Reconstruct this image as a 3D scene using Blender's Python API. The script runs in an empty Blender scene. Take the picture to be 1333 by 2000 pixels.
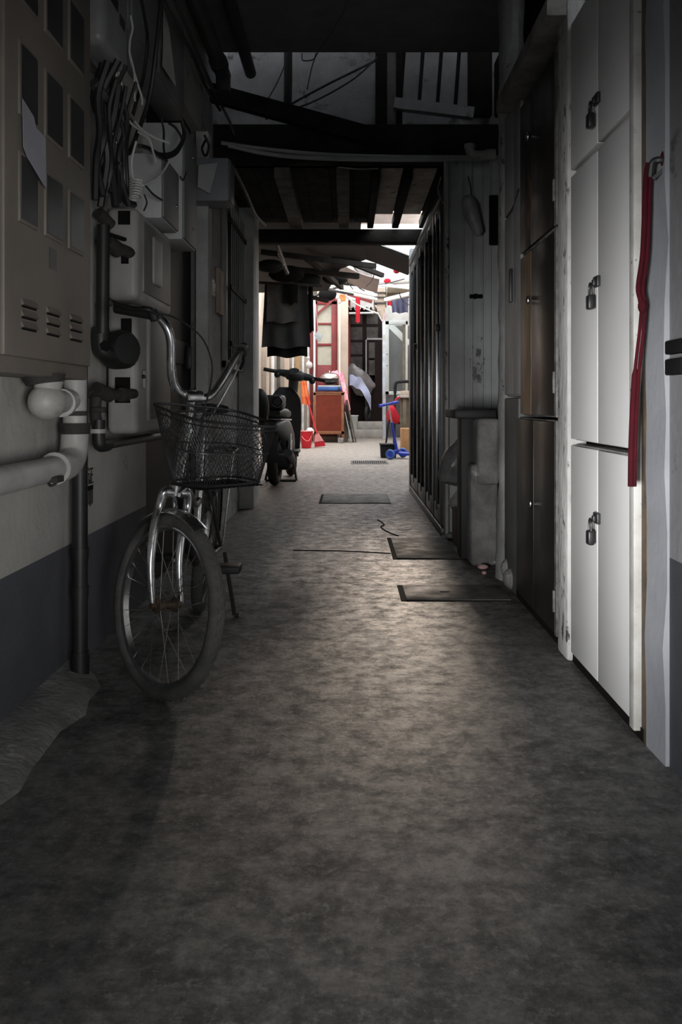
import bpy, bmesh, math, random
from mathutils import Vector, Matrix, Quaternion
from math import sin, cos, pi, radians
random.seed(7)
scene = bpy.context.scene
COL = scene.collection
H = 0.8            # eye height
FPX = 1700.0       # focal length in px of the 1333x2000 frame


def P(px, py, Y):
    """world point at distance Y down the lane that the eye at (0,0,H) sees in that direction"""
    return Vector(((px - 681.0) * Y / FPX, Y, H + (787.0 - py) * Y / FPX))


# ------------------------------------------------------------------ materials
MATS = {}


def mat(name, c1, c2=None, scale=6.0, rough=0.6, rough2=None, metal=0.0, bump=0.0, bscale=60.0,
        lo=0.38, hi=0.62, stretch=(1, 1, 1), spec=0.5, c3=None, lo3=0.6, hi3=0.7, scale3=14.0, coat=0.0):
    m = bpy.data.materials.new(name)
    m.use_nodes = True
    nt = m.node_tree
    N, L = nt.nodes, nt.links
    b = N['Principled BSDF']
    b.inputs['Metallic'].default_value = metal
    b.inputs['Specular IOR Level'].default_value = spec
    if coat:
        b.inputs['Coat Weight'].default_value = coat
        b.inputs['Coat Roughness'].default_value = 0.12
    c2 = c2 or tuple(min(1, x * 0.72) for x in c1)
    geo = N.new('ShaderNodeNewGeometry')
    mp = N.new('ShaderNodeMapping')
    mp.inputs['Scale'].default_value = stretch
    L.new(geo.outputs['Position'], mp.inputs['Vector'])
    n1 = N.new('ShaderNodeTexNoise')
    n1.inputs['Scale'].default_value = scale
    n1.inputs['Detail'].default_value = 8
    n1.inputs['Roughness'].default_value = 0.62
    L.new(mp.outputs['Vector'], n1.inputs['Vector'])
    r = N.new('ShaderNodeMapRange')
    r.inputs['From Min'].default_value = lo
    r.inputs['From Max'].default_value = hi
    L.new(n1.outputs['Fac'], r.inputs['Value'])
    mx = N.new('ShaderNodeMix')
    mx.data_type = 'RGBA'
    mx.inputs[6].default_value = (*c1, 1)
    mx.inputs[7].default_value = (*c2, 1)
    L.new(r.outputs['Result'], mx.inputs[0])
    out = mx.outputs[2]
    if c3:
        n3 = N.new('ShaderNodeTexNoise')
        n3.inputs['Scale'].default_value = scale3
        n3.inputs['Detail'].default_value = 10
        n3.inputs['Roughness'].default_value = 0.7
        L.new(mp.outputs['Vector'], n3.inputs['Vector'])
        r3 = N.new('ShaderNodeMapRange')
        r3.inputs['From Min'].default_value = lo3
        r3.inputs['From Max'].default_value = hi3
        L.new(n3.outputs['Fac'], r3.inputs['Value'])
        m3 = N.new('ShaderNodeMix')
        m3.data_type = 'RGBA'
        L.new(r3.outputs['Result'], m3.inputs[0])
        L.new(out, m3.inputs[6])
        m3.inputs[7].default_value = (*c3, 1)
        out = m3.outputs[2]
    L.new(out, b.inputs['Base Color'])
    if rough2 is None:
        b.inputs['Roughness'].default_value = rough
    else:
        rr = N.new('ShaderNodeMapRange')
        rr.inputs['From Min'].default_value = lo
        rr.inputs['From Max'].default_value = hi
        rr.inputs['To Min'].default_value = rough
        rr.inputs['To Max'].default_value = rough2
        L.new(n1.outputs['Fac'], rr.inputs['Value'])
        L.new(rr.outputs['Result'], b.inputs['Roughness'])
    if bump:
        nb = N.new('ShaderNodeTexNoise')
        nb.inputs['Scale'].default_value = bscale
        nb.inputs['Detail'].default_value = 6
        L.new(mp.outputs['Vector'], nb.inputs['Vector'])
        bp = N.new('ShaderNodeBump')
        bp.inputs['Strength'].default_value = bump
        bp.inputs['Distance'].default_value = 0.01
        L.new(nb.outputs['Fac'], bp.inputs['Height'])
        L.new(bp.outputs['Normal'], b.inputs['Normal'])
    MATS[name] = m
    return m


def two_tone(name, up, low, zsplit, c3up, rough=0.75):
    """house paint: pale above, dark dado below a painted line"""
    m = mat(name, up, tuple(x * 0.8 for x in up), scale=3, rough=rough, bump=0.25, bscale=35, c3=c3up, lo3=0.60, hi3=0.68, scale3=7)
    nt = m.node_tree
    N, L = nt.nodes, nt.links
    b = N['Principled BSDF']
    src = b.inputs['Base Color'].links[0].from_socket
    geo = N.new('ShaderNodeNewGeometry')
    sp = N.new('ShaderNodeSeparateXYZ')
    L.new(geo.outputs['Position'], sp.inputs[0])
    g = N.new('ShaderNodeMath')
    g.operation = 'LESS_THAN'
    g.inputs[1].default_value = zsplit
    L.new(sp.outputs['Z'], g.inputs[0])
    n = N.new('ShaderNodeTexNoise')
    n.inputs['Scale'].default_value = 9
    n.inputs['Detail'].default_value = 8
    L.new(geo.outputs['Position'], n.inputs['Vector'])
    lowmix = N.new('ShaderNodeMix')
    lowmix.data_type = 'RGBA'
    lowmix.inputs[6].default_value = (*low, 1)
    lowmix.inputs[7].default_value = (*[x * 0.55 for x in low], 1)
    L.new(n.outputs['Fac'], lowmix.inputs[0])
    mx = N.new('ShaderNodeMix')
    mx.data_type = 'RGBA'
    L.new(g.outputs[0], mx.inputs[0])
    L.new(src, mx.inputs[6])
    L.new(lowmix.outputs[2], mx.inputs[7])
    L.new(mx.outputs[2], b.inputs['Base Color'])
    return m


def floor_material():
    m = bpy.data.materials.new('worn_concrete')
    m.use_nodes = True
    N, L = m.node_tree.nodes, m.node_tree.links
    b = N['Principled BSDF']
    geo = N.new('ShaderNodeNewGeometry')

    def noise(sc, det, rg, dist=0.0):
        n = N.new('ShaderNodeTexNoise')
        n.inputs['Scale'].default_value = sc
        n.inputs['Detail'].default_value = det
        n.inputs['Roughness'].default_value = rg
        n.inputs['Distortion'].default_value = dist
        L.new(geo.outputs['Position'], n.inputs['Vector'])
        return n.outputs['Fac']

    def rng(v, a, c, t0=0.0, t1=1.0):
        r = N.new('ShaderNodeMapRange')
        r.inputs['From Min'].default_value = a
        r.inputs['From Max'].default_value = c
        r.inputs['To Min'].default_value = t0
        r.inputs['To Max'].default_value = t1
        L.new(v, r.inputs['Value'])
        return r.outputs['Result']

    def mix(f, a, c):
        x = N.new('ShaderNodeMix')
        x.data_type = 'RGBA'
        L.new(f, x.inputs[0])
        for i, v in ((6, a), (7, c)):
            if isinstance(v, tuple):
                x.inputs[i].default_value = (*v, 1)
            else:
                L.new(v, x.inputs[i])
        return x.outputs[2]
    big = noise(1.9, 10, 0.68)
    mid = noise(13.0, 12, 0.80)
    mid2 = noise(38.0, 10, 0.78)
    fine = noise(110, 8, 0.75)
    col = mix(rng(big, 0.38, 0.62), FLOOR_A, FLOOR_B)
    col = mix(rng(mid, 0.48, 0.70, 0, 0.62), col, FLOOR_C)
    col = mix(rng(mid, 0.50, 0.32, 0, 0.75), col, FLOOR_D)
    col = mix(rng(mid2, 0.53, 0.68, 0, 0.6), col, FLOOR_C)
    col = mix(rng(mid2, 0.46, 0.34, 0, 0.7), col, FLOOR_D)
    col = mix(rng(fine, 0.64, 0.74, 0, 0.7), col, FLOOR_E)
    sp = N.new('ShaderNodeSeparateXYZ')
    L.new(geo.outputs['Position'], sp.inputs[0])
    col = mix(rng(sp.outputs['Y'], 3.0, 5.5, 0, 0.9), col, mix(rng(mid, 0.40, 0.60), (0.028, 0.021, 0.016), (0.125, 0.093, 0.068)))  # floor darkened under the low roof, shade put into the brown
    col = mix(rng(mid2, 0.52, 0.66, 0, 0.45), col, FLOOR_C)
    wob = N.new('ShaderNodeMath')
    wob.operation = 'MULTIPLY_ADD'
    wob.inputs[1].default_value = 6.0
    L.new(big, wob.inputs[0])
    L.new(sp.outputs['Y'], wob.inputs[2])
    col = mix(rng(wob.outputs[0], 12.0, 15.5, 0, 0.85), col, mix(rng(mid, 0.40, 0.60), (0.24, 0.205, 0.17), (0.40, 0.36, 0.32)))  # paler towards the courtyard, where that painted shade ends
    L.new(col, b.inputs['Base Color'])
    rg = rng(mid, 0.38, 0.62, FLOOR_R1, FLOOR_R0)
    L.new(rg, b.inputs['Roughness'])
    b.inputs['Specular IOR Level'].default_value = FLOOR_SPEC
    bp = N.new('ShaderNodeBump')
    bp.inputs['Strength'].default_value = 0.55
    bp.inputs['Distance'].default_value = 0.010
    L.new(mid2, bp.inputs['Height'])
    bp2 = N.new('ShaderNodeBump')
    bp2.inputs['Strength'].default_value = 0.35
    bp2.inputs['Distance'].default_value = 0.003
    L.new(fine, bp2.inputs['Height'])
    L.new(bp.outputs['Normal'], bp2.inputs['Normal'])
    L.new(bp2.outputs['Normal'], b.inputs['Normal'])
    return m


def glass_material():
    m = bpy.data.materials.new('window_glass')
    m.use_nodes = True
    N, L = m.node_tree.nodes, m.node_tree.links
    b = N['Principled BSDF']
    t = N.new('ShaderNodeBsdfTransparent')
    t.inputs['Color'].default_value = (0.86, 0.9, 0.9, 1)
    b.inputs['Base Color'].default_value = (0.35, 0.37, 0.37, 1)
    b.inputs['Roughness'].default_value = 0.05
    mx = N.new('ShaderNodeMixShader')
    mx.inputs[0].default_value = 0.06
    L.new(t.outputs[0], mx.inputs[1])
    L.new(b.outputs[0], mx.inputs[2])
    L.new(mx.outputs[0], N['Material Output'].inputs['Surface'])
    return m


# ------------------------------------------------------------------ mesh building
class MB:
    def __init__(s):
        s.bm = bmesh.new()

    def _merge(s, b2, M=None):
        if M is not None:
            bmesh.ops.transform(b2, matrix=M, verts=b2.verts)
        vm = [s.bm.verts.new(v.co) for v in b2.verts]
        b2.verts.index_update()
        for f in b2.faces:
            try:
                s.bm.faces.new([vm[v.index] for v in f.verts])
            except ValueError:
                pass
        b2.free()

    def box(s, lo, hi, bevel=0.0, seg=2, M=None):
        lo, hi = [min(a, c) for a, c in zip(lo, hi)], [max(a, c) for a, c in zip(lo, hi)]
        b2 = bmesh.new()
        bmesh.ops.create_cube(b2, size=1)
        for v in b2.verts:
            v.co = Vector([(lo[i] + hi[i]) / 2 + v.co[i] * (hi[i] - lo[i]) for i in range(3)])
        if bevel:
            bmesh.ops.bevel(b2, geom=list(b2.edges), offset=bevel, segments=seg, affect='EDGES', profile=0.5)
        s._merge(b2, M)
        return s

    def beam(s, a, c, w, h, up=(0, 0, 1), bevel=0.0):
        """rectangular bar from a to c, w across, h along up"""
        a, c = Vector(a), Vector(c)
        d = (c - a)
        ln = d.length
        d.normalize()
        u = Vector(up)
        x = d.cross(u)
        if x.length < 1e-4:
            x = d.cross(Vector((1, 0, 0)))
        x.normalize()
        u = x.cross(d)
        M = Matrix((x, d, u)).transposed().to_4x4()
        M.translation = a
        return s.box((-w / 2, 0, -h / 2), (w / 2, ln, h / 2), bevel, 2, M)

    def tube(s, pts, r, n=8, closed=False, caps=True):
        pts = [Vector(p) for p in pts]
        m = len(pts)
        rs = r if isinstance(r, (list, tuple)) else [r] * m
        rings = []
        prev = None
        for i in range(m):
            if closed:
                t = pts[(i + 1) % m] - pts[i - 1]
            else:
                t = pts[min(i + 1, m - 1)] - pts[max(i - 1, 0)]
            if t.length < 1e-9:
                t = Vector((0, 0, 1))
            t.normalize()
            if prev is None:
                a = Vector((0, 0, 1)) if abs(t.z) < 0.9 else Vector((1, 0, 0))
                u = t.cross(a).normalized()
            else:
                u = prev - t * prev.dot(t)
                if u.length < 1e-6:
                    u = t.orthogonal()
                u.normalize()
            prev = u
            v = t.cross(u)
            rings.append([s.bm.verts.new(pts[i] + (u * cos(2 * pi * k / n) + v * sin(2 * pi * k / n)) * rs[i]) for k in range(n)])
        for i in range(m if closed else m - 1):
            A, B = rings[i], rings[(i + 1) % m]
            for k in range(n):
                try:
                    s.bm.faces.new([A[k], A[(k + 1) % n], B[(k + 1) % n], B[k]])
                except ValueError:
                    pass
        if caps and not closed:
            s.bm.faces.new(rings[0][::-1])
            s.bm.faces.new(rings[-1])
        return s

    def lathe(s, prof, origin=(0, 0, 0), axis=(0, 0, 1), n=24, closed=False):
        """prof: list of (radius, height along axis)"""
        ax = Vector(axis).normalized()
        u = ax.orthogonal().normalized()
        v = ax.cross(u)
        o = Vector(origin)
        rings = []
        for (r, h) in prof:
            if r < 1e-6:
                rings.append([s.bm.verts.new(o + ax * h)])
            else:
                rings.append([s.bm.verts.new(o + ax * h + (u * cos(2 * pi * k / n) + v * sin(2 * pi * k / n)) * r) for k in range(n)])
        m = len(rings)
        for i in range(m if closed else m - 1):
            A, B = rings[i], rings[(i + 1) % m]
            for k in range(n):
                q = [A[k % len(A)], A[(k + 1) % len(A)], B[(k + 1) % len(B)], B[k % len(B)]]
                q2 = []
                for x in q:
                    if x not in q2:
                        q2.append(x)
                if len(q2) > 2:
                    try:
                        s.bm.faces.new(q2)
                    except ValueError:
                        pass
        return s

    def sphere(s, c, r, n=16, sc=(1, 1, 1)):
        b2 = bmesh.new()
        bmesh.ops.create_uvsphere(b2, u_segments=n, v_segments=max(6, n // 2), radius=r)
        M = Matrix.Translation(Vector(c)) @ Matrix.Diagonal((*sc, 1))
        s._merge(b2, M)
        return s

    def prism(s, poly, ext):
        """poly: 3-D points of a planar outline, ext: extrusion vector"""
        ext = Vector(ext)
        A = [s.bm.verts.new(Vector(p)) for p in poly]
        B = [s.bm.verts.new(Vector(p) + ext) for p in poly]
        n = len(A)
        s.bm.faces.new(A)
        s.bm.faces.new(B[::-1])
        for i in range(n):
            s.bm.faces.new([A[i], B[i], B[(i + 1) % n], A[(i + 1) % n]])
        return s

    def sheet(s, fn, nu, nv, thick):
        """closed thin body around the surface fn(u,v); offset along thick(u,v) vector or a constant vector"""
        T = thick if callable(thick) else (lambda u, v: Vector(thick))
        A = [[s.bm.verts.new(Vector(fn(i / nu, j / nv)) + T(i / nu, j / nv)) for j in range(nv + 1)] for i in range(nu + 1)]
        B = [[s.bm.verts.new(Vector(fn(i / nu, j / nv)) - T(i / nu, j / nv)) for j in range(nv + 1)] for i in range(nu + 1)]
        for i in range(nu):
            for j in range(nv):
                s.bm.faces.new([A[i][j], A[i + 1][j], A[i + 1][j + 1], A[i][j + 1]])
                s.bm.faces.new([B[i][j], B[i][j + 1], B[i + 1][j + 1], B[i + 1][j]])
        for i in range(nu):
            s.bm.faces.new([A[i][0], B[i][0], B[i + 1][0], A[i + 1][0]])
            s.bm.faces.new([A[i][nv], A[i + 1][nv], B[i + 1][nv], B[i][nv]])
        for j in range(nv):
            s.bm.faces.new([A[0][j], A[0][j + 1], B[0][j + 1], B[0][j]])
            s.bm.faces.new([A[nu][j], B[nu][j], B[nu][j + 1], A[nu][j + 1]])
        return s


def cr(pts, k=8, closed=False):
    """Catmull-Rom through the points"""
    pts = [Vector(p) for p in pts]
    out = []
    n = len(pts)
    rng_ = range(n if closed else n - 1)
    for i in rng_:
        p1, p2 = pts[i], pts[(i + 1) % n]
        p0 = pts[i - 1] if (i or closed) else p1 * 2 - p2
        p3 = pts[(i + 2) % n] if (closed or i + 2 < n) else p2 * 2 - p1
        for j in range(k):
            t = j / k
            out.append(0.5 * ((2 * p1) + (p2 - p0) * t + (2 * p0 - 5 * p1 + 4 * p2 - p3) * t * t + (3 * p1 - p0 - 3 * p2 + p3) * t ** 3))
    if not closed:
        out.append(pts[-1])
    return out


ROOTLOC = {}


def obj(name, mb, material, parent=None, angle=38):
    """link the collected shapes as ONE mesh object (world coordinates are re-expressed in the parent's frame)"""
    bm = mb.bm
    bmesh.ops.recalc_face_normals(bm, faces=bm.faces)
    if parent is not None:
        off = ROOTLOC[parent.name]
    else:
        xs = [v.co for v in bm.verts]
        lo = [min(v[i] for v in xs) for i in range(3)]
        hi = [max(v[i] for v in xs) for i in range(3)]
        off = Vector(((lo[0] + hi[0]) / 2, (lo[1] + hi[1]) / 2, lo[2]))
    bmesh.ops.translate(bm, verts=bm.verts, vec=-off)
    me = bpy.data.meshes.new(name)
    bm.to_mesh(me)
    bm.free()
    me.materials.append(material)
    me.shade_smooth()
    me.set_sharp_from_angle(angle=radians(angle))
    o = bpy.data.objects.new(name, me)
    COL.objects.link(o)
    if parent is not None:
        o.parent = parent
    else:
        o.location = off
    ROOTLOC[o.name] = off
    return o


def tag(o, label, cat, group=None, kind=None):
    o['label'] = label
    o['category'] = cat
    if group:
        o['group'] = group
    if kind:
        o['kind'] = kind
    return o


def thing(name, label, cat, loc, group=None):
    o = bpy.data.objects.new(name, None)
    o.empty_display_size = 0.05
    COL.objects.link(o)
    o.location = Vector(loc)
    ROOTLOC[o.name] = Vector(loc)
    return tag(o, label, cat, group)


def solo(name, mb, material, label, cat, group=None, kind=None, angle=38):
    return tag(obj(name, mb, material, None, angle), label, cat, group, kind)


def struct(name, mb, material, label=None, cat=None, parent=None):
    o = obj(name, mb, material, parent)
    o['kind'] = 'structure'
    if label:
        o['label'] = label
        o['category'] = cat
    return o


def text_into(mb, txt, size, M, depth=0.0006):
    c = bpy.data.curves.new('lettering', 'FONT')
    c.body = txt
    c.size = size
    c.extrude = depth
    c.align_x = 'CENTER'
    t = bpy.data.objects.new('lettering', c)
    COL.objects.link(t)
    dg = bpy.context.evaluated_depsgraph_get()
    me = bpy.data.meshes.new_from_object(t.evaluated_get(dg))
    b2 = bmesh.new()
    b2.from_mesh(me)
    mb._merge(b2, M)
    bpy.data.objects.remove(t)
    bpy.data.curves.remove(c)
    bpy.data.meshes.remove(me)


def dup(root, loc, label):
    """a copy of a thing with its parts and sub-parts"""
    r = root.copy()
    COL.objects.link(r)
    r.location = loc
    r['label'] = label
    ROOTLOC[r.name] = Vector(loc)
    for ch in list(root.children):
        c = ch.copy()
        COL.objects.link(c)
        c.parent = r
        for g in list(ch.children):
            d = g.copy()
            COL.objects.link(d)
            d.parent = c
    return r


# ------------------------------------------------------------------ palette
FLOOR_A, FLOOR_B = (0.085, 0.085, 0.086), (0.17, 0.168, 0.166)
FLOOR_C, FLOOR_D, FLOOR_E = (0.33, 0.315, 0.30), (0.028, 0.027, 0.026), (0.42, 0.40, 0.38)
FLOOR_W = (0.24, 0.165, 0.11)
FLOOR_R0, FLOOR_R1, FLOOR_SPEC = 0.30, 0.66, 0.36

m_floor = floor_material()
m_glass = glass_material()
m_leftwall = two_tone('cream_and_blue_wall', (0.42, 0.41, 0.385), (0.10, 0.104, 0.122), 0.383, (0.16, 0.15, 0.135))
m_rightwall = two_tone('grey_and_blue_wall', (0.17, 0.17, 0.18), (0.042, 0.045, 0.055), 0.46, (0.05, 0.05, 0.05))
m_ceiling = mat('grey_ceiling', (0.30, 0.30, 0.305), (0.25, 0.25, 0.255), rough=0.9, spec=0.08)  # even grey with faint mottling
m_plaster = mat('grey_plaster', (0.40, 0.40, 0.40), (0.26, 0.26, 0.26), scale=4, rough=0.85, bump=0.3, c3=(0.09, 0.09, 0.09), lo3=0.6, hi3=0.64)
m_pier = mat('pale_plaster', (0.62, 0.62, 0.62), (0.45, 0.45, 0.45), scale=4, rough=0.85, bump=0.3)
m_upplaster = mat('stained_upper_plaster', (0.52, 0.52, 0.53), (0.34, 0.34, 0.35), scale=3, rough=0.85, bump=0.3, c3=(0.12, 0.115, 0.11), lo3=0.58, hi3=0.66, scale3=5)
m_timber = mat('black_timber', (0.02, 0.019, 0.018), (0.035, 0.032, 0.03), scale=5, rough=0.8, bump=0.4, spec=0.08)
m_rafter = mat('grey_rafter', (0.30, 0.285, 0.275), (0.18, 0.17, 0.165), scale=8, rough=0.85, bump=0.3, spec=0.08)
m_white_board = mat('limewashed_board', (0.85, 0.80, 0.74), (0.60, 0.54, 0.48), scale=7, rough=0.85, bump=0.3, c3=(0.10, 0.08, 0.06), lo3=0.58, hi3=0.66, scale3=9)
m_roofboard = mat('sooty_boards', (0.035, 0.035, 0.035), (0.06, 0.058, 0.055), scale=7, rough=0.9, spec=0.08)
m_meter = mat('taupe_enamel', (0.155, 0.135, 0.115), (0.125, 0.11, 0.095), scale=4, rough=0.55)
m_meter_dark = mat('dark_meter_window', (0.035, 0.036, 0.037), (0.03, 0.03, 0.03), rough=0.3)
m_slot = mat('black_slot', (0.01, 0.01, 0.01), rough=0.9, spec=0.08)
m_paper = mat('bluish_paper', (0.30, 0.30, 0.34), (0.26, 0.26, 0.29), rough=0.9)
m_paper2 = mat('pale_paper', (0.45, 0.45, 0.43), (0.34, 0.34, 0.33), rough=0.9)
m_redpaper = mat('faded_red_print', (0.22, 0.05, 0.03), (0.12, 0.03, 0.02), rough=0.9)
m_pvc_old = mat('old_white_pipe', (0.40, 0.40, 0.39), (0.30, 0.295, 0.28), scale=9, rough=0.5, bump=0.15, c3=(0.12, 0.10, 0.08), lo3=0.63, hi3=0.72, scale3=16)
m_black_pipe = mat('black_pipe', (0.010, 0.010, 0.010), (0.016, 0.016, 0.016), rough=0.5)
m_rust = mat('rusty_pipe', (0.035, 0.031, 0.028), (0.016, 0.015, 0.014), scale=14, rough=0.8, bump=0.4)
m_gasbox = mat('cream_moulded_box', (0.33, 0.325, 0.31), (0.25, 0.245, 0.235), scale=5, rough=0.5)
m_gasbox_front = mat('grey_box_front', (0.15, 0.148, 0.145), (0.11, 0.11, 0.108), scale=5, rough=0.5)
m_heater = mat('enamel_heater', (0.26, 0.27, 0.27), (0.2, 0.2, 0.2), rough=0.4)
m_greybox = mat('grey_enclosure', (0.17, 0.175, 0.18), (0.13, 0.13, 0.135), scale=4, rough=0.5)
m_palebox = mat('pale_enclosure_side', (0.42, 0.43, 0.435), (0.34, 0.345, 0.35), scale=4, rough=0.5)
m_bluebox = mat('bluegrey_enclosure', (0.28, 0.30, 0.325), (0.22, 0.235, 0.25), rough=0.45)
m_screw = mat('bright_steel', (0.7, 0.7, 0.7), rough=0.25, metal=1)
m_cable_black = mat('black_cable', (0.012, 0.012, 0.013), (0.02, 0.02, 0.02), rough=0.5)
m_cable_white = mat('white_cable', (0.55, 0.55, 0.54), (0.42, 0.42, 0.41), rough=0.5)
m_cable_grey = mat('grey_cable', (0.14, 0.14, 0.14), rough=0.5)
m_duct = mat('grey_duct', (0.06, 0.06, 0.062), rough=0.6)
m_chrome = mat('worn_chrome', (0.72, 0.73, 0.75), (0.5, 0.5, 0.5), scale=30, rough=0.16, rough2=0.34, metal=1, c3=(0.30, 0.26, 0.22), lo3=0.68, hi3=0.78, scale3=60)
m_rim = mat('dull_alloy', (0.62, 0.62, 0.62), (0.42, 0.41, 0.40), scale=30, rough=0.3, metal=1)
m_tyre = mat('dusty_rubber', (0.10, 0.098, 0.095), (0.06, 0.059, 0.057), scale=12, rough=0.85, bump=0.25, bscale=160)
m_rubber = mat('black_rubber', (0.012, 0.012, 0.012), rough=0.6)
m_wire = mat('dark_wire', (0.10, 0.10, 0.105), (0.05, 0.05, 0.05), rough=0.4, metal=0.8)
m_spoke = mat('spoke_steel', (0.45, 0.44, 0.43), rough=0.35, metal=1)
m_brass = mat('rusty_axle', (0.13, 0.09, 0.06), (0.06, 0.045, 0.035), scale=40, rough=0.6, metal=0.6)
m_frame_paint = mat('dark_bike_frame', (0.05, 0.045, 0.045), rough=0.35)
m_locker = mat('light_grey_locker', (0.61, 0.61, 0.615), (0.57, 0.57, 0.575), scale=2.5, rough=0.42)
m_locker_side = mat('grimy_locker_post', (0.46, 0.455, 0.44), (0.33, 0.32, 0.30), scale=9, rough=0.6, c3=(0.08, 0.065, 0.05), lo3=0.62, hi3=0.68, scale3=40)
m_latch = mat('black_latch', (0.02, 0.02, 0.022), rough=0.45)
m_padlock = mat('grey_padlock', (0.035, 0.035, 0.037), rough=0.4, metal=0.5)
m_darklocker = mat('dark_brown_lacquer', (0.018, 0.0155, 0.013), (0.012, 0.011, 0.010), scale=3, rough=0.28, rough2=0.42, c3=(0.13, 0.075, 0.04), lo3=0.60, hi3=0.76, scale3=3.2, stretch=(1, 1, 0.55))
m_darkedge = mat('worn_dark_edge', (0.16, 0.155, 0.15), (0.06, 0.058, 0.055), scale=22, rough=0.6)
m_brownpanel = mat('worn_brown_panel', (0.21, 0.14, 0.085), (0.09, 0.068, 0.048), scale=14, rough=0.4, stretch=(4, 4, 0.35))
m_oldpost = mat('flaking_white_post', (0.55, 0.55, 0.54), (0.36, 0.355, 0.35), scale=8, rough=0.8, bump=0.5, c3=(0.06, 0.055, 0.05), lo3=0.57, hi3=0.62, scale3=26, stretch=(1, 1, 0.4))
m_bluepost = mat('bluish_white_column', (0.27, 0.28, 0.305), (0.205, 0.212, 0.235), scale=4, rough=0.7, bump=0.12, c3=(0.10, 0.095, 0.09), lo3=0.64, hi3=0.68, scale3=9, stretch=(1, 1, 0.8))
m_brown = mat('brown_strip', (0.12, 0.085, 0.055), (0.06, 0.045, 0.03), scale=12, rough=0.7)
m_greycab = mat('grey_steel_cabinet', (0.30, 0.30, 0.305), (0.21, 0.21, 0.212), scale=4, rough=0.45, stretch=(1, 1, 0.5))
m_greycab2 = mat('dark_grey_cabinet', (0.105, 0.105, 0.105), (0.08, 0.08, 0.08), rough=0.55)
m_ribpanel = mat('ribbed_grey_panel', (0.50, 0.52, 0.53), (0.36, 0.365, 0.37), scale=3.5, rough=0.5, c3=(0.12, 0.12, 0.12), lo3=0.62, hi3=0.645, scale3=4, stretch=(1, 1, 0.6))
m_concrete = mat('rough_concrete', (0.25, 0.245, 0.24), (0.13, 0.128, 0.125), scale=8, rough=0.9, bump=0.6, c3=(0.42, 0.41, 0.40), lo3=0.60, hi3=0.68, scale3=9)
m_slab = mat('black_slab', (0.015, 0.015, 0.016), rough=0.6)
m_sack = mat('grey_plastic_sack', (0.22, 0.22, 0.225), (0.12, 0.12, 0.122), scale=9, rough=0.35)
m_palesack = mat('pale_plastic_bag', (0.36, 0.36, 0.355), (0.24, 0.24, 0.24), scale=12, rough=0.45)
m_alu = mat('brushed_aluminium', (0.42, 0.44, 0.47), (0.30, 0.31, 0.33), scale=6, rough=0.24, metal=1, stretch=(1, 1, 0.2))
m_doorpaint = mat('dark_steel_door_paint', (0.085, 0.09, 0.095), (0.06, 0.063, 0.066), scale=6, rough=0.38, stretch=(1, 1, 0.2))
m_darkpane = mat('dark_door_pane', (0.028, 0.03, 0.032), rough=0.15)
m_redcord = mat('dark_red_cord', (0.065, 0.005, 0.010), (0.035, 0.004, 0.007), rough=0.9, spec=0.15)
m_plate = mat('steel_drain_cover', (0.15, 0.142, 0.132), (0.09, 0.086, 0.08), scale=9, rough=0.6, rough2=0.75, spec=0.2)
m_gap = mat('dirt_gap', (0.012, 0.011, 0.010), rough=0.9, spec=0.08)
m_pink = mat('pink_tissue', (0.75, 0.45, 0.48), rough=0.9)
m_moped = mat('slate_moped_paint', (0.035, 0.043, 0.05), (0.028, 0.033, 0.038), rough=0.45)
m_moped_black = mat('black_moped_plastic', (0.012, 0.012, 0.013), rough=0.5)
m_moped_seat = mat('black_moped_seat', (0.02, 0.024, 0.027), rough=0.4)
m_lamp = mat('smoked_lamp', (0.05, 0.055, 0.06), rough=0.12)
m_beige = mat('beige_wall', (0.52, 0.44, 0.36), (0.40, 0.33, 0.27), scale=2, rough=0.85)
m_cream = mat('cream_column', (0.44, 0.36, 0.29), (0.36, 0.28, 0.22), scale=2, rough=0.8)
m_white = mat('white_paint', (0.58, 0.57, 0.55), (0.48, 0.465, 0.44), rough=0.6)
m_pvc = mat('white_plastic_pipe', (0.83, 0.83, 0.80), rough=0.45)
m_red = mat('red_door_paint', (0.19, 0.012, 0.011), (0.15, 0.010, 0.009), scale=4, rough=0.5)
m_curtain = mat('cream_curtain', (0.44, 0.42, 0.34), (0.36, 0.34, 0.27), rough=0.8)
m_cab_panel = mat('red_brown_veneer', (0.17, 0.036, 0.022), (0.125, 0.028, 0.018), scale=5, rough=0.5, c3=(0.42, 0.24, 0.15), lo3=0.68, hi3=0.74, scale3=7, spec=0.08)
m_cab_frame = mat('orange_brown_wood', (0.25, 0.09, 0.035), (0.17, 0.06, 0.024), scale=12, rough=0.5)
m_tin = mat('stainless', (0.75, 0.75, 0.75), rough=0.22, metal=1)
m_wok = mat('black_iron', (0.02, 0.02, 0.02), rough=0.4)
m_stove = mat('blue_stove_enamel', (0.035, 0.11, 0.36), rough=0.35)
m_pinkcloth = mat('pink_cloth', (0.85, 0.16, 0.26), (0.88, 0.55, 0.58), scale=7, rough=0.9)
m_bucket = mat('red_plastic', (0.55, 0.006, 0.02), rough=0.4)
m_palepink = mat('pink_plastic', (0.85, 0.35, 0.33), rough=0.45)
m_whitebag = mat('white_bag', (0.78, 0.78, 0.78), (0.6, 0.6, 0.62), rough=0.5)
m_orange = mat('orange_cloth', (0.78, 0.13, 0.02), (0.85, 0.35, 0.14), scale=12, rough=0.8)
m_darkdoor = mat('dark_brown_door', (0.012, 0.008, 0.007), (0.018, 0.011, 0.010), rough=0.5, spec=0.08)
m_dullpane = mat('dull_old_pane', (0.05, 0.043, 0.042), (0.08, 0.074, 0.07), scale=6, rough=0.25, spec=0.08)
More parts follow.
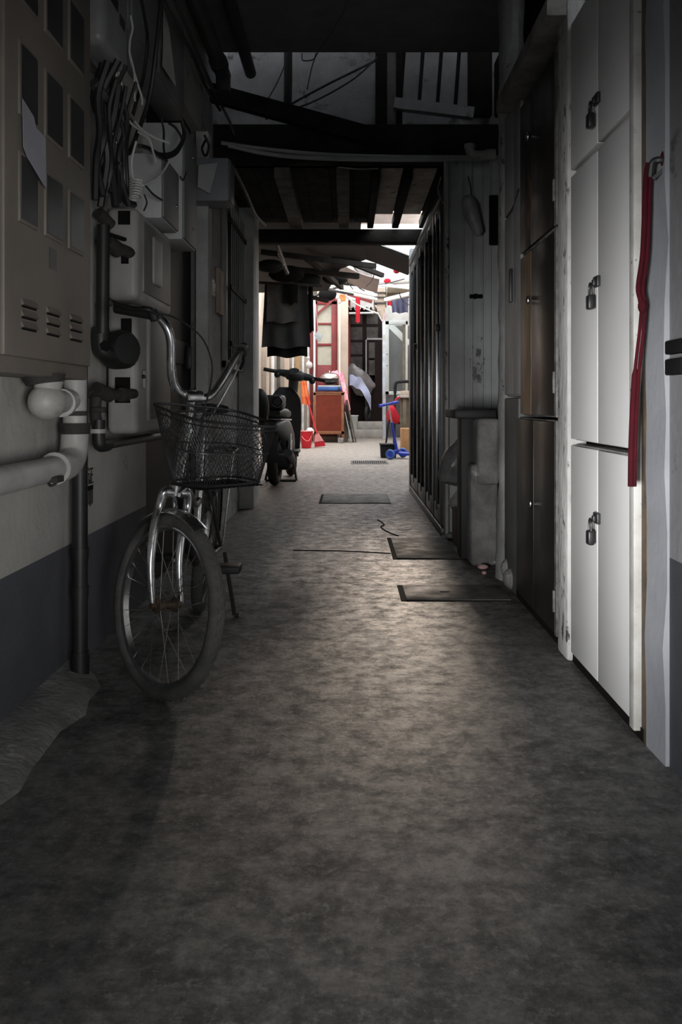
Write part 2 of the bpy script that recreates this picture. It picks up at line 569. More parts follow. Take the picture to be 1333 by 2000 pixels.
m_step = mat('pale_concrete_step', (0.42, 0.40, 0.37), (0.32, 0.30, 0.28), scale=6, rough=0.9, bump=0.3)
m_tarp = mat('silver_tarpaulin', (0.11, 0.10, 0.102), (0.19, 0.18, 0.185), scale=5, rough=0.25)
m_bluecloth = mat('pale_blue_sheet', (0.52, 0.56, 0.76), (0.42, 0.46, 0.66), rough=0.5)
m_alugrey = mat('grey_window_frame', (0.42, 0.45, 0.44), (0.36, 0.385, 0.375), rough=0.45)
m_greywall = mat('flaking_grey_wall', (0.13, 0.12, 0.125), (0.085, 0.08, 0.082), scale=4, rough=0.9, bump=0.7, bscale=18, c3=(0.42, 0.33, 0.29), lo3=0.66, hi3=0.7, scale3=6)
m_bluewhite = mat('bluish_post', (0.50, 0.56, 0.68), (0.38, 0.36, 0.34), scale=5, rough=0.7)
m_scooter = mat('blue_scooter_plastic', (0.02, 0.045, 0.42), rough=0.35)
m_tablewood = mat('green_brown_wood', (0.16, 0.13, 0.085), (0.10, 0.08, 0.05), scale=9, rough=0.6)
m_carton = mat('carton', (0.36, 0.19, 0.08), rough=0.8)
m_tile = mat('dark_awning', (0.008, 0.008, 0.008), (0.014, 0.0135, 0.013), scale=9, rough=0.6, spec=0.08)
m_clearsheet = mat('pale_sheet', (0.50, 0.43, 0.40), (0.38, 0.31, 0.29), scale=3, rough=0.35)
m_coat = mat('grey_wool', (0.055, 0.055, 0.057), (0.045, 0.045, 0.045), scale=8, rough=0.95, spec=0.08)
m_towel = mat('mid_grey_towel', (0.10, 0.095, 0.09), (0.085, 0.08, 0.075), scale=20, rough=0.95, spec=0.08)
m_blackcloth = mat('black_cloth', (0.012, 0.011, 0.011), rough=0.95, spec=0.08)
m_navy = mat('navy_cloth', (0.075, 0.08, 0.15), (0.12, 0.12, 0.2), scale=9, rough=0.9)
m_redcloth = mat('bright_red_cloth', (0.45, 0.006, 0.022), rough=0.9)
m_foil = mat('silver_foil', (0.62, 0.66, 0.65), rough=0.3, metal=0.7)
m_darkwood = mat('dark_brown_plank', (0.06, 0.055, 0.05), (0.035, 0.033, 0.03), scale=9, rough=0.8)
m_ochre = mat('ochre_board', (0.30, 0.18, 0.075), rough=0.7)
m_blackplastic = mat('black_plastic', (0.02, 0.022, 0.022), rough=0.5, spec=0.08)

# ------------------------------------------------------------------ setting
XL, XR = -0.824, 0.684
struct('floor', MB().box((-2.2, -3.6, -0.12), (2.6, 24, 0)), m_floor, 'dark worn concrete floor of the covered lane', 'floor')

mb = MB()
mb.box((XL - 0.2, -3.4, 0), (XL, -1.15, 2.83)).box((XL - 0.2, -1.15, 1.45), (XL, -0.15, 2.83)).box((XL - 0.2, -0.15, 0), (XL, 3.54, 2.83))
mb.box((-1.7, 3.34, 0), (XL - 0.2, 3.54, 2.83)).box((-1.7, 3.54, 0), (-1.6, 4.86, 2.83)).box((-1.7, 4.86, 0), (XL - 0.02, 5.0, 2.83))
mb.box((XL - 0.2, 3.54, 2.3), (XL, 4.86, 2.83))
struct('wall_left', mb, m_leftwall, 'cream wall with dark blue dado beside the bicycle', 'wall')
mb = MB().box((XL - 0.25, 4.86, 0), (XL, 6.6, 2.83))
struct('wall_left_far', mb, m_plaster, 'grey plaster wall with the barred window', 'wall')
struct('trim_1', MB().box((XL - 0.3, 6.55, 0), (-0.715, 6.95, 2.83), 0.01), m_pier, 'grey plastered pier at the end of the wall, behind the handlebar end', 'pillar')
mb = MB().box((-1.95, 6.7, 0), (-1.8, 20.8, 3.2)).box((-1.95, 6.55, 0), (-1.0, 6.7, 3.2))
struct('wall_left_court', mb, m_beige, 'beige courtyard wall behind the hanging clothes', 'wall')
mb = MB().box((0.707, -3.4, 0), (0.94, -1.2, 2.83)).box((0.707, -1.2, 1.5), (0.94, -0.4, 2.83)).box((0.707, -0.4, 0), (0.94, 1.93, 2.83)).box((1.1, 1.93, 0), (1.25, 5.3, 2.83))
struct('wall_right', mb, m_rightwall, 'stained grey wall with dark blue dado next to the white column', 'wall')
mb = MB().box((1.25, 5.3, 0), (1.4, 8.0, 2.83)).box((1.55, 8.0, 0), (1.7, 20.8, 3.2))
struct('wall_right_court', mb, m_beige)
struct('wall_back', MB().box((-1.9, 20.7, 0), (1.7, 20.9, 4.15)), m_white, 'pale wall closing the sunlit courtyard above the dark door', 'wall')
struct('wall_back_upper', MB().box((-1.9, 20.75, 4.15), (0.64, 20.95, 7.0)), m_clearsheet, 'pinkish house wall high behind the dark awning', 'wall')
struct('wall_rear', MB().box((-1.2, -3.6, 0), (1.2, -3.4, 2.83)), m_ceiling)
struct('ceiling', MB().box((-1.75, -3.6, 2.83), (1.3, 5.04, 3.0)), m_ceiling, 'dark flat ceiling slab over the near part of the lane', 'ceiling')
# upper plaster wall above the lower roof, seen past the ceiling's edge
mb = MB().box((-1.7, 5.5, 2.42), (0.17, 5.65, 3.6)).box((0.9, 5.5, 2.42), (1.4, 5.65, 3.6)).box((0.17, 5.5, 2.42), (0.9, 5.65, 2.62))
mb.box((-1.7, 5.0, 3.5), (1.4, 5.65, 3.6)).box((-1.7, 4.94, 3.0), (1.4, 5.0, 3.455)).box((-1.75, 5.0, 2.83), (-1.65, 5.65, 3.6)).box((1.3, 5.0, 2.83), (1.4, 5.65, 3.6))
struct('wall_upper', mb, m_upplaster, 'stained pale plaster wall above the lower roof', 'wall')
# window with bars in it
w = thing('window_1', 'barred window high in the upper wall, with dark post and white sill board', 'window', (0.53, 5.5, 2.6))
w['kind'] = 'structure'
obj('window_frame', MB().box((0.17, 5.40, 2.5), (0.24, 5.52, 3.2), 0.006).box((0.30, 5.40, 2.5), (0.335, 5.52, 3.2), 0.006).box((0.76, 5.44, 2.6), (0.9, 5.56, 3.2), 0.006), m_timber, w)
obj('window_post', MB().box((0.24, 5.43, 2.5), (0.30, 5.54, 3.2), 0.004), m_rafter, w)
obj('sill_board', MB().beam(P(770, 203, 5.4), P(925, 222, 5.4), 0.06, 0.065), m_upplaster, w)
for px in (785, 822, 858, 893):
    obj('window_bar', MB().tube([P(px + 5, 95, 5.44), P(px - 3, 204, 5.44)], 0.012, 8), m_timber, w)
obj('pane', MB().box((0.165, 5.58, 2.6), (0.905, 5.62, 3.52)), m_upplaster, w)

# timbers over the lane
struct('beam_tie', MB().box((-1.6, 5.30, 2.27), (1.2, 5.46, 2.50), 0.01), m_timber, 'blackened tie beam across the lane below the upper wall', 'beam')
struct('beam_lintel', MB().box((-1.4, 7.0, 2.09), (0.66, 7.14, 2.2), 0.008), m_timber, 'low black lintel beam in front of the sunlit courtyard', 'beam')
struct('beam_side', MB().box((0.87, -3.0, 2.5), (1.12, 5.2, 2.83), 0.01), m_timber, 'dark beam running under the ceiling above the lockers', 'beam')
mb = MB()
x = -1.4
while x < 0.19:
    mb.box((x, 5.40, 2.27), (x + 0.155, 7.1, 2.29))
    x += 0.16
struct('ceiling_boards', mb, m_roofboard, 'sooty boarded low roof past the tie beam', 'ceiling')
for i, (xa, xb) in enumerate(((0.205, 0.345), (0.405, 0.56))):
    solo('roof_board', MB().box((xa, 5.40, 2.27), (xb, 6.78, 2.29), 0.003), m_white_board,
         ('limewashed roof board stained brown, the wider middle one of the low roof', 'limewashed roof board beside the right-hand dark rafter of the low roof')[i], 'board', 'limewashed roof boards')
for i, (x, wd, mm, lb) in enumerate((
        (-0.415, 0.10, m_rafter, 'grey rafter under the low roof, the leftmost pale one'),
        (-0.035, 0.085, m_rafter, 'grey rafter in the middle of the low roof'),
        (0.175, 0.05, m_timber, 'black rafter left of the limewashed boards'),
        (0.375, 0.055, m_timber, 'black rafter between the two limewashed boards'),
        (0.60, 0.07, m_timber, 'black rafter at the right edge of the low roof'))):
    solo('roof_rafter', MB().box((x - wd / 2, 5.42, 2.20), (x + wd / 2, 6.99, 2.27), 0.006), mm, lb, 'rafter', 'rafters of the low roof')
struct('roof_cover', MB().box((-1.6, 5.40, 2.295), (1.25, 6.78, 2.32)).box((-1.6, 6.78, 2.295), (0.19, 7.1, 2.32)), m_roofboard)
struct('ceiling_edge', MB().box((0.645, 5.40, 2.27), (1.25, 7.9, 2.30)), m_roofboard)

# diagonal black beam and vertical pipe on the upper wall, ceiling pipes
solo('timber_brace', MB().beam(P(400, 178, 5.20), P(745, 272, 5.22), 0.07, 0.10), m_timber, 'sloping black timber across the upper plaster wall', 'timber')
solo('wall_pipe', MB().tube([P(563, 60, 5.35), P(563, 160, 5.35), P(562, 205, 5.35)], 0.026, 12).tube([P(563, 78, 5.35), P(563, 84, 5.35)], 0.034, 12), m_black_pipe, 'short black vertical pipe on the upper plaster wall', 'pipe')
t = thing('ceiling_pipe', 'dark round pipe under the ceiling along the cream wall, ending in a collar', 'pipe', (-0.71, 1.0, 2.6), 'pipes under the ceiling')
obj('pipe', MB().tube([(-0.71, -3, 2.66), (-0.71, 4.95, 2.66)], 0.042, 16), m_duct, t)
obj('collar', MB().tube([(-0.71, 4.72, 2.66), (-0.71, 4.8, 2.66)], 0.05, 16), m_duct, t)
obj('outlet', MB().tube([(-0.71, 4.93, 2.66), (-0.71, 4.93, 2.56)], 0.042, 14), m_duct, t)
solo('ceiling_pipe', MB().tube([(-0.585, -3, 2.77), (-0.585, 5.2, 2.77)], 0.034, 14), m_duct, 'thinner dark pipe tight under the ceiling slab, inside the collared pipe', 'pipe', 'pipes under the ceiling')
solo('storage_plank', MB().beam((0.665, 2.70, 2.03), (0.665, 3.62, 2.03), 0.10, 0.055, bevel=0.004), m_rafter, 'grey wooden plank lying on top of the dark lockers', 'plank')
# two sagging conduits
for i, (pp, r, lb) in enumerate((
        (((432, 279, 5.0), (520, 291, 5.06), (640, 302, 5.1), (780, 306, 5.1), (915, 307, 5.1)), 0.011, 'upper of two pale conduits sagging across the lane'),
        (((446, 284, 4.98), (520, 300, 5.0), (620, 309, 5.04), (780, 312, 5.06), (952, 311, 5.08)), 0.012, 'lower of two pale conduits sagging across the lane'))):
    solo('cable_conduit', MB().tube(cr([P(*q) for q in pp], 8), r, 10), m_palebox, lb, 'conduit', 'pale conduits across the lane')
t = thing('pipe_elbow', 'pale plastic pipe elbow where the conduits meet the right wall', 'pipe', P(940, 300, 5.0))
obj('bend', MB().tube(cr([P(918, 286, 5.0), P(919, 296, 5.0), P(930, 303, 5.0), P(962, 301, 5.0)], 6), 0.026, 12), m_pvc_old, t)
obj('socket', MB().tube([P(918, 282, 5.0), P(918, 290, 5.0)], 0.031, 12), m_pvc_old, t)
obj('socket', MB().tube([P(950, 302, 5.0), P(968, 301, 5.0)], 0.031, 12), m_pvc_old, t)


def cable(pts, r, m, label, group=None, k=7):
    solo('cable', MB().tube(cr([P(*q) for q in pts], k), r, 6), m, label, 'cable', group)


cable([(640, -120, 3.6), (676, 0, 4.2), (650, 60, 4.6), (615, 115, 5.0), (600, 175, 5.3)], 0.0035, m_cable_grey, 'thin pale wire hanging loose below the ceiling slab')
cable([(520, 232, 5.2), (575, 200, 5.3), (640, 165, 5.35), (735, 118, 5.38)], 0.008, m_cable_black, 'black cable slanting up to the barred window post')
cable([(560, 218, 5.2), (620, 195, 5.3), (690, 155, 5.35), (738, 112, 5.38)], 0.006, m_cable_black, 'thinner black cable slanting up below the other on the plaster wall')
cable([(523, 195, 5.2), (545, 155, 5.3), (565, 105, 5.38)], 0.004, m_cable_black, 'fine black wire beside the vertical pipe on the upper wall')
cable([(590, 104, 5.36), (592, 118, 5.36), (612, 116, 5.36), (618, 104, 5.36)], 0.004, m_cable_black, 'small loop of black wire hanging at the ceiling edge')
cable([(375, 110, 4.2), (405, 160, 4.6), (440, 220, 4.9), (458, 262, 5.15)], 0.006, m_cable_grey, 'grey cable slanting down to the pale conduits')
cable([(660, 326, 5.25), (700, 330, 5.25), (740, 329, 5.25)], 0.004, m_palebox, 'short pale wire under the tie beam')
cable([(455, 325, 5.0), (480, 375, 5.4), (500, 420, 6.0), (520, 440, 6.6)], 0.010, m_cable_grey, 'grey cable running along the low roof at the left')

# ------------------------------------------------------------------ left side fittings
# big meter box
XM = -0.70
t = thing('meter_cabinet', 'large taupe metal meter cabinet with rows of dark windows on the near wall', 'cabinet', (-0.76, 2.0, 0.86))
obj('body', MB().box((XL, 1.60, 0.862), (XM - 0.012, 2.375, 2.06), 0.006), m_meter, t)
obj('door', MB().box((XM - 0.014, 1.772, 0.898), (XM, 2.362, 2.03), 0.005), m_meter, t)
cols = ((1.842, 1.952), (2.0, 2.122), (2.17, 2.292))
rows = ((1.185, 1.335), (1.412, 1.572), (1.655, 1.815))
for (z0, z1) in rows:
    for (y0, y1) in cols:
        f = obj('meter_window', MB().box((XM - 0.004, y0, z0), (XM + 0.0045, y1, z1), 0.003), m_meter, t)
        obj('pane', MB().box((XM + 0.002, y0 + 0.008, z0 + 0.008), (XM + 0.006, y1 - 0.008, z1 - 0.008)), m_meter_dark, f)
for (y0, y1) in ((1.86, 1.95), (2.015, 2.105), (2.185, 2.28)):
    v = MB()
    for k in range(3):
        z = 0.962 + 0.024 * k
        v.prism([(XM, y0, z), (XM + 0.007, y0, z + 0.001), (XM, y0, z + 0.016)], (0, y1 - y0, 0))
    lv = obj('louver', v, m_meter, t)
    v = MB()
    for k in range(3):
        z = 0.962 + 0.024 * k
        v.box((XM - 0.001, y0 + 0.003, z - 0.0045), (XM + 0.002, y1 - 0.003, z - 0.0005))
    obj('slot', v, m_slot, lv)
obj('door_sticker', MB().box((XM - 0.001, 2.035, 1.115), (XM + 0.0012, 2.085, 1.165)), m_meter_dark, t)
obj('knockout', MB().lathe([(0, 0.0015), (0.012, 0.001), (0.013, 0)], (XM, 1.83, 1.695), (1, 0, 0), 12), m_slot, t)
y0, y1 = 1.842, 1.995
solo('paper_notice', MB().prism([(XM + 0.008, 1.845, 1.445), (XM + 0.008, 1.912, 1.428), (XM + 0.008, 1.925, 1.408), (XM + 0.008, 1.985, 1.405), (XM + 0.008, 1.990, 1.29), (XM + 0.012, 1.96, 1.292), (XM + 0.009, 1.87, 1.328), (XM + 0.008, 1.85, 1.345)], (0.0012, 0, 0)), m_paper, 'torn bluish paper stuck on the taupe meter cabinet', 'paper')

# white soil pipe under the meter box
t = thing('drain_pipe', 'old white drain pipe with a trap below the taupe meter cabinet', 'pipe', (-0.76, 2.1, 0.6))
XP = -0.752
obj('pipe', MB().tube([(XP, 1.0, 0.632), (XP, 2.30, 0.632)], 0.032, 20), m_pvc_old, t)
obj('elbow', MB().tube(cr([(XP, 2.26, 0.632), (XP, 2.325, 0.634), (XP, 2.372, 0.655), (XP, 2.388, 0.70), (XP, 2.39, 0.745)], 6), 0.037, 20), m_pvc_old, t)
obj('collar', MB().tube([(XP, 2.225, 0.632), (XP, 2.262, 0.632)], 0.042, 20), m_pvc_old, t)
obj('riser', MB().tube([(XP, 2.39, 0.73), (XP, 2.39, 0.88)], 0.032, 20), m_pvc_old, t)
obj('socket', MB().tube([(XP, 2.39, 0.715), (XP, 2.39, 0.745)], 0.041, 20).tube([(XP, 2.39, 0.765), (XP, 2.39, 0.778)], 0.035, 20), m_rust, t)
tr = obj('trap', MB().sphere(P(92, 785, 2.13), 0.045, 20, (1, 1.15, 1)).tube([P(92, 770, 2.13), P(95, 740, 2.13)], [0.03, 0.036], 16), m_pvc_old, t)
obj('trap_cap', MB().tube([P(88, 750, 2.13), P(86, 735, 2.13)], [0.045, 0.052], 14), m_rust, t)
obj('branch', MB().tube(cr([P(100, 792, 2.15), P(118, 785, 2.22), P(136, 782, 2.33)], 5), 0.029, 16), m_pvc_old, t)
obj('branch_collar', MB().tube([P(119, 787, 2.235), P(125, 785, 2.27)], 0.037, 16), m_pvc_old, t)
solo('pipe_bracket', MB().tube(cr([P(92, 936, 2.15), P(98, 948, 2.13), P(108, 945, 2.13), P(112, 938, 2.15)], 5), 0.004, 6).box(P(90, 940, 2.17), P(112, 932, 2.12)), m_rust, 'small rusty pipe bracket under the white drain pipe', 'bracket')
# black downpipe
t = thing('downpipe', 'black downpipe standing on the floor beside the white drain pipe', 'pipe', (-0.78, 2.5, 0))
obj('pipe', MB().tube([(-0.772, 2.5, 0.0), (-0.772, 2.5, 2.3)], 0.0225, 16), m_black_pipe, t)
for z in (0.075, 0.262, 0.372):
    obj('coupling', MB().tube([(-0.772, 2.5, z - 0.02), (-0.772, 2.5, z + 0.012)], 0.0255, 16), m_black_pipe, t)
obj('shoe', MB().tube([(-0.772, 2.5, 0.0), (-0.772, 2.5, 0.075)], 0.027, 16), m_black_pipe, t)
# mortar kerb
mb = MB()
nn = 26
prev = None
pts_in, pts_top = [], []
for i in range(nn + 1):
    y = -0.3 + 2.86 * i / nn
    jit = 0.012 * sin(i * 1.7) + 0.008 * sin(i * 3.1)
    pts_in.append((XL + 0.132 + jit - (0.05 if i == nn else 0), y))
for i in range(nn):
    (xa, ya), (xb, yb) = pts_in[i], pts_in[i + 1]
    A = [(XL, ya, 0), (xa, ya, 0.0), (xa - 0.02, ya, 0.018), (XL, ya, 0.045)]
    B = [(XL, yb, 0), (xb, yb, 0.0), (xb - 0.02, yb, 0.018), (XL, yb, 0.045)]
    va = [mb.bm.verts.new(p) for p in A]
    vb = [mb.bm.verts.new(p) for p in B]
    for k in range(4):
        mb.bm.faces.new([va[k], va[(k + 1) % 4], vb[(k + 1) % 4], vb[k]])
    if i == 0:
        mb.bm.faces.new(va)
    if i == nn - 1:
        mb.bm.faces.new(vb)
bmesh.ops.remove_doubles(mb.bm, verts=mb.bm.verts, dist=1e-5)
struct('baseboard_left', mb, m_concrete, 'rough mortar kerb along the foot of the blue dado', 'kerb')

# stencilled advert, partly behind the downpipe
mb = MB()
MT = Matrix(((0, 0, 1, XL + 0.0008), (1, 0, 0, 2.745), (0, 1, 0, 0.545), (0, 0, 0, 1)))
text_into(mb, '\u529e\u8bc1', 0.062, MT)
for k in range(9):
    y = 2.695 + 0.0125 * k
    mb.box((XL - 0.001, y, 0.470 + 0.004 * (k % 3)), (XL + 0.001, y + 0.0065, 0.536 - 0.003 * (k % 2)))
mb.box((XL - 0.001, 2.69, 0.522), (XL + 0.0012, 2.805, 0.537))
solo('stencil_sign', mb, m_slot, 'black stencilled characters on the cream wall behind the black downpipe', 'sign')

# gas meter boxes
XG = -0.70
for i, (z0, z1, lb) in enumerate(((1.142, 1.452, 'upper cream moulded meter box with an oval window'), (0.696, 1.13, 'lower cream moulded meter box with a recessed latched door'))):
    t = thing('gas_meter_box', lb, 'meter box', (-0.75, 3.16, z0), 'cream moulded meter boxes')
    obj('body', MB().box((XL + 0.02, 2.89, z0), (XG, 3.44, z1), 0.022, 3), m_gasbox, t)
    if i == 0:
        f = obj('front_panel', MB().box((XG - 0.01, 2.96, z0 + 0.035), (XG + 0.006, 3.40, z1 - 0.03), 0.006), m_gasbox_front, t)
        obj('viewing_window', MB().box((XG, 3.08, z0 + 0.08), (XG + 0.014, 3.21, z1 - 0.06), 0.013, 3), m_gasbox, f)
        obj('opening', MB().box((XL + 0.06, 2.885, z1 - 0.06), (XG - 0.025, 2.9, z1 - 0.015)), m_slot, t)
        obj('opening', MB().box((XL + 0.07, 2.885, 1.262), (XG - 0.03, 2.9, 1.30)), m_slot, t)
    else:
        f = obj('door', MB().box((XG - 0.012, 3.03, z0 + 0.045), (XG + 0.003, 3.40, z1 - 0.03), 0.005), m_gasbox_front, t)
        obj('door_edge', MB().box((XG - 0.01, 3.015, z0 + 0.04), (XG + 0.010, 3.035, z1 - 0.03), 0.004), m_gasbox, f)
        obj('latch', MB().box((XG, 2.945, 0.848), (XG + 0.013, 2.978, 0.912), 0.008, 2), m_gasbox, t)
        obj('latch_screw', MB().sphere((XG + 0.012, 2.925, 0.888), 0.007, 10), m_wok, t)
        obj('opening', MB().box((XL + 0.07, 2.884, 1.03), (XG - 0.02, 2.9, 1.08)), m_slot, t)
        obj('opening', MB().box((XL + 0.05, 2.884, 0.80), (XG - 0.025, 2.9, 0.885)), m_slot, t)
# black gas fittings beside the boxes
t = thing('gas_regulator', 'fat black gas regulator on a pipe before the cream meter boxes', 'regulator', P(228, 700, 2.8))
obj('regulator_body', MB().lathe([(0, -0.05), (0.045, -0.05), (0.062, -0.035), (0.064, 0.02), (0.05, 0.04), (0, 0.045)], P(235, 683, 2.83), (0.75, -0.6, 0.05), 20), m_black_pipe, t)
obj('elbow', MB().tube(cr([P(197, 640, 2.75), P(197, 668, 2.75), P(203, 688, 2.76), P(225, 694, 2.80)], 6), 0.027, 14), m_black_pipe, t)
obj('supply_pipe', MB().tube([P(202, 440, 2.74), P(200, 652, 2.74)], 0.021, 12), m_black_pipe, t)
obj('nut', MB().lathe([(0.018, 0), (0.018, 0.02), (0, 0.02)], P(206, 676, 2.74), (0.3, -1, 0), 6), m_slot, t)
t = thing('gas_pipe', 'rusty gas pipe with tee and elbow below the cream meter boxes', 'pipe', P(200, 860, 2.66))
obj('tee', MB().tube([P(182, 772, 2.66), P(262, 769, 2.90)], 0.017, 12).tube([P(186, 760, 2.66), P(215, 772, 2.72)], 0.024, 12).tube([P(236, 771, 2.8), P(246, 771, 2.83)], 0.023, 12), m_rust, t)
obj('valve', MB().tube(cr([P(188, 775, 2.66), P(186, 805, 2.66), P(190, 830, 2.66)], 5), 0.018, 12).box(P(182, 795, 2.65), P(205, 806, 2.63), 0.004), m_rust, t)
obj('drop_pipe', MB().tube(cr([P(193, 820, 2.66), P(193, 858, 2.66), P(197, 870, 2.67), P(210, 869, 2.72)], 6), 0.02, 12), m_black_pipe, t)
obj('long_pipe', MB().tube([(-0.762, 2.68, 0.668), (-0.762, 3.535, 0.668)], 0.015, 12), m_black_pipe, t)
obj('pipe_union', MB().tube([P(190, 838, 2.66), P(190, 846, 2.66)], 0.026, 12), m_pvc_old, t)
# dark valve above, between meter cabinet and upper box
t = thing('stop_valve', 'dark stop valve beside the upper cream meter box', 'valve', P(215, 480, 2.8))
obj('pipe', MB().tube([P(196, 470, 2.76), P(262, 498, 2.92)], 0.02, 12), m_rust, t)
obj('valve_body', MB().tube([P(208, 470, 2.78), P(232, 490, 2.84)], 0.025, 12).tube([P(192, 415, 2.75), P(216, 440, 2.8)], 0.02, 12), m_rust, t)
obj('valve_lever', MB().beam(P(205, 455, 2.75), P(245, 468, 2.82), 0.012, 0.01), m_slot, t)

# heater box near the top
t = thing('water_heater', 'rounded enamel box high on the wall above the wiring', 'heater', (-0.76, 2.65, 1.83))
obj('body', MB().box((XL, 2.50, 1.836), (-0.70, 2.775, 2.4), 0.028, 3), m_heater, t)
lb_ = MB()
for (ya, yb, z) in ((2.56, 2.64, 2.0), (2.66, 2.72, 1.975)):
    lb_.box((-0.701, ya, z - 0.016), (-0.6985, yb, z + 0.016))
lb_.box((-0.701, 2.60, 2.065), (-0.6985, 2.74, 2.1))
obj('label_plate', lb_, m_meter_dark, t)
# grey board / tall cable cabinet
t = thing('cable_cabinet', 'big flat grey cable cabinet behind the tangle of wires', 'cabinet', (-0.77, 3.3, 2.0))
obj('body', MB().box((XL + 0.003, 2.86, 2.03), (-0.722, 3.80, 2.80), 0.004), m_greybox, t)
obj('door', MB().box((-0.726, 2.88, 2.05), (-0.714, 3.27, 2.78), 0.003).box((-0.726, 3.285, 2.05), (-0.714, 3.78, 2.78), 0.003), m_greybox, t)
solo('faded_poster', MB().prism([(-0.712, 3.29, 2.57), (-0.712, 3.39, 2.50), (-0.712, 3.36, 2.27), (-0.712, 3.25, 2.30)], (0.0015, 0, 0)), m_redpaper, 'torn strip of red and black print on the grey cable cabinet', 'poster')
solo('paper_flap', MB().prism([(-0.709, 3.33, 2.31), (-0.70, 3.39, 2.26), (-0.68, 3.42, 2.045), (-0.70, 3.27, 2.065), (-0.705, 3.31, 2.17)], (0.0015, 0, 0)), m_paper2, 'pale paper flap hanging below the red poster strip', 'paper')
# enclosure A and B and C
t = thing('junction_box', 'pale steel junction box below the cable tangle, in front of the taller box', 'electrical box', P(315, 425, 3.1))
obj('body', MB().box((XL, 3.08, 1.455), (-0.662, 3.36, 1.685), 0.004), m_palebox, t)
dd = obj('lid', MB().box((-0.664, 3.085, 1.46), (-0.654, 3.355, 1.68), 0.003), m_greybox, t)
obj('screw', MB().sphere((-0.653, 3.30, 1.545), 0.007, 8), m_screw, dd)
t = thing('breaker_box', 'tall grey breaker box beside the dark doorway', 'electrical box', (-0.74, 3.6, 1.454))
obj('body', MB().box((XL, 3.475, 1.454), (-0.664, 3.765, 1.92), 0.004), m_palebox, t)
dd = obj('lid', MB().box((-0.668, 3.48, 1.46), (-0.656, 3.76, 1.915), 0.003), m_greybox, t)
obj('screw', MB().sphere((-0.655, 3.66, 1.53), 0.006, 8).sphere((-0.655, 3.66, 1.83), 0.006, 8), m_screw, dd)
t = thing('switch_box', 'small blue-grey switch box high on the jamb past the doorway', 'electrical box', P(430, 393, 4.7))
obj('body', MB().box((XL - 0.02, 4.67, 1.885), (-0.645, 4.86, 2.115), 0.004), m_bluebox, t)
dd = obj('lid', MB().box((-0.648, 4.675, 1.89), (-0.636, 4.855, 2.11), 0.003), m_greybox, t)
obj('screw', MB().sphere((-0.636, 4.76, 1.98), 0.005, 8), m_screw, dd)
solo('cardboard_piece', MB().prism([P(388, 322, 4.6), P(426, 318, 4.62), P(410, 378, 4.62), P(386, 365, 4.6)], (0, 0.012, 0)), m_palebox, 'pale piece of board tucked beside the small switch box', 'board')

# doorway and pier
d = thing('recess_shade_door', 'added dark door standing in for the shade of the recess behind the bicycle', 'door', (-0.9, 4.2, 0))
d['kind'] = 'structure'
obj('door_panel', MB().box((-0.90, 3.545, 0), (-0.87, 4.80, 2.3)), m_darkdoor, d)  # dark leaf added across the recess in place of its shade
obj('door_rail', MB().box((-0.872, 3.60, 1.0), (-0.862, 4.76, 1.12), 0.003), m_darkdoor, d)
obj('handle', MB().box((-0.87, 4.62, 0.98), (-0.835, 4.65, 1.10), 0.005), m_latch, d)
struct('trim_2', MB().box((XL - 0.02, 4.80, 0), (XL + 0.05, 4.93, 2.3), 0.006), m_pier, 'pale door jamb right of the dark recess', 'jamb')
solo('leaning_board', MB().box((XL + 0.0, 5.40, 1.36), (XL + 0.02, 5.63, 1.64), 0.003), m_cream, 'narrow beige board fixed beside the barred window', 'board')
mb = MB()
MT = Matrix(((0, 0, 1, XL + 0.052), (1, 0, 0, 4.94), (0, 1, 0, 1.37), (0, 0, 0, 1)))
mb.box((XL, 5.155, 1.45), (XL + 0.004, 5.39, 1.55), 0.002)
sgn = thing('number_plate', 'small dark plate with white lettering beside the pale door jamb', 'sign', (XL, 5.25, 1.45))
obj('plate', mb, m_greycab2, sgn)
mb = MB()
for (ya, yb, za, zb) in ((0, 0.03, 0, 0.02), (0.0, 0.012, 0.02, 0.07), (0.02, 0.07, 0.03, 0.045), (0.05, 0.065, 0, 0.07), (0.08, 0.10, 0.01, 0.06), (0.1, 0.15, 0.055, 0.068), (0.11, 0.14, 0.015, 0.028), (0.16, 0.175, 0.005, 0.07), (0.18, 0.22, 0.03, 0.042), (0.185, 0.2, 0.05, 0.07)):
    mb.box((XL + 0.003, 5.165 + ya, 1.462 + za), (XL + 0.006, 5.165 + yb, 1.462 + zb))
obj('lettering', mb, m_white, sgn)
w = thing('window_2', 'window with vertical steel bars in the grey wall beyond the handlebar', 'window', (XL, 6.0, 1.08))
w['kind'] = 'structure'
y0, y1, z0, z1 = 5.72, 6.50, 1.08, 2.1
obj('window_frame', MB().box((XL - 0.03, y0 - 0.05, z0 - 0.05), (XL + 0.03, y0, z1 + 0.05), 0.004).box((XL - 0.03, y1, z0 - 0.05), (XL + 0.03, y1 + 0.04, z1 + 0.05), 0.004).box((XL - 0.03, y0, z1), (XL + 0.03, y1, z1 + 0.05), 0.004).box((XL - 0.03, y0 - 0.05, z0 - 0.05), (XL + 0.04, y1 + 0.04, z0), 0.004), m_greycab, w)
obj('pane', MB().box((XL - 0.01, y0, z0), (XL + 0.006, y1, z1)), m_slot, w)
for k in range(8):
    y = y0 + 0.05 + k * 0.098
    obj('window_bar', MB().tube([(XL + 0.05, y, z0 - 0.02), (XL + 0.05, y, z1 + 0.03)], 0.0042, 8), m_palebox, w)
for z in (1.19, 1.56, 2.0):
    obj('cross_bar', MB().box((XL + 0.044, y0 - 0.03, z - 0.016), (XL + 0.06, y1 + 0.03, z + 0.016)), m_timber, w)

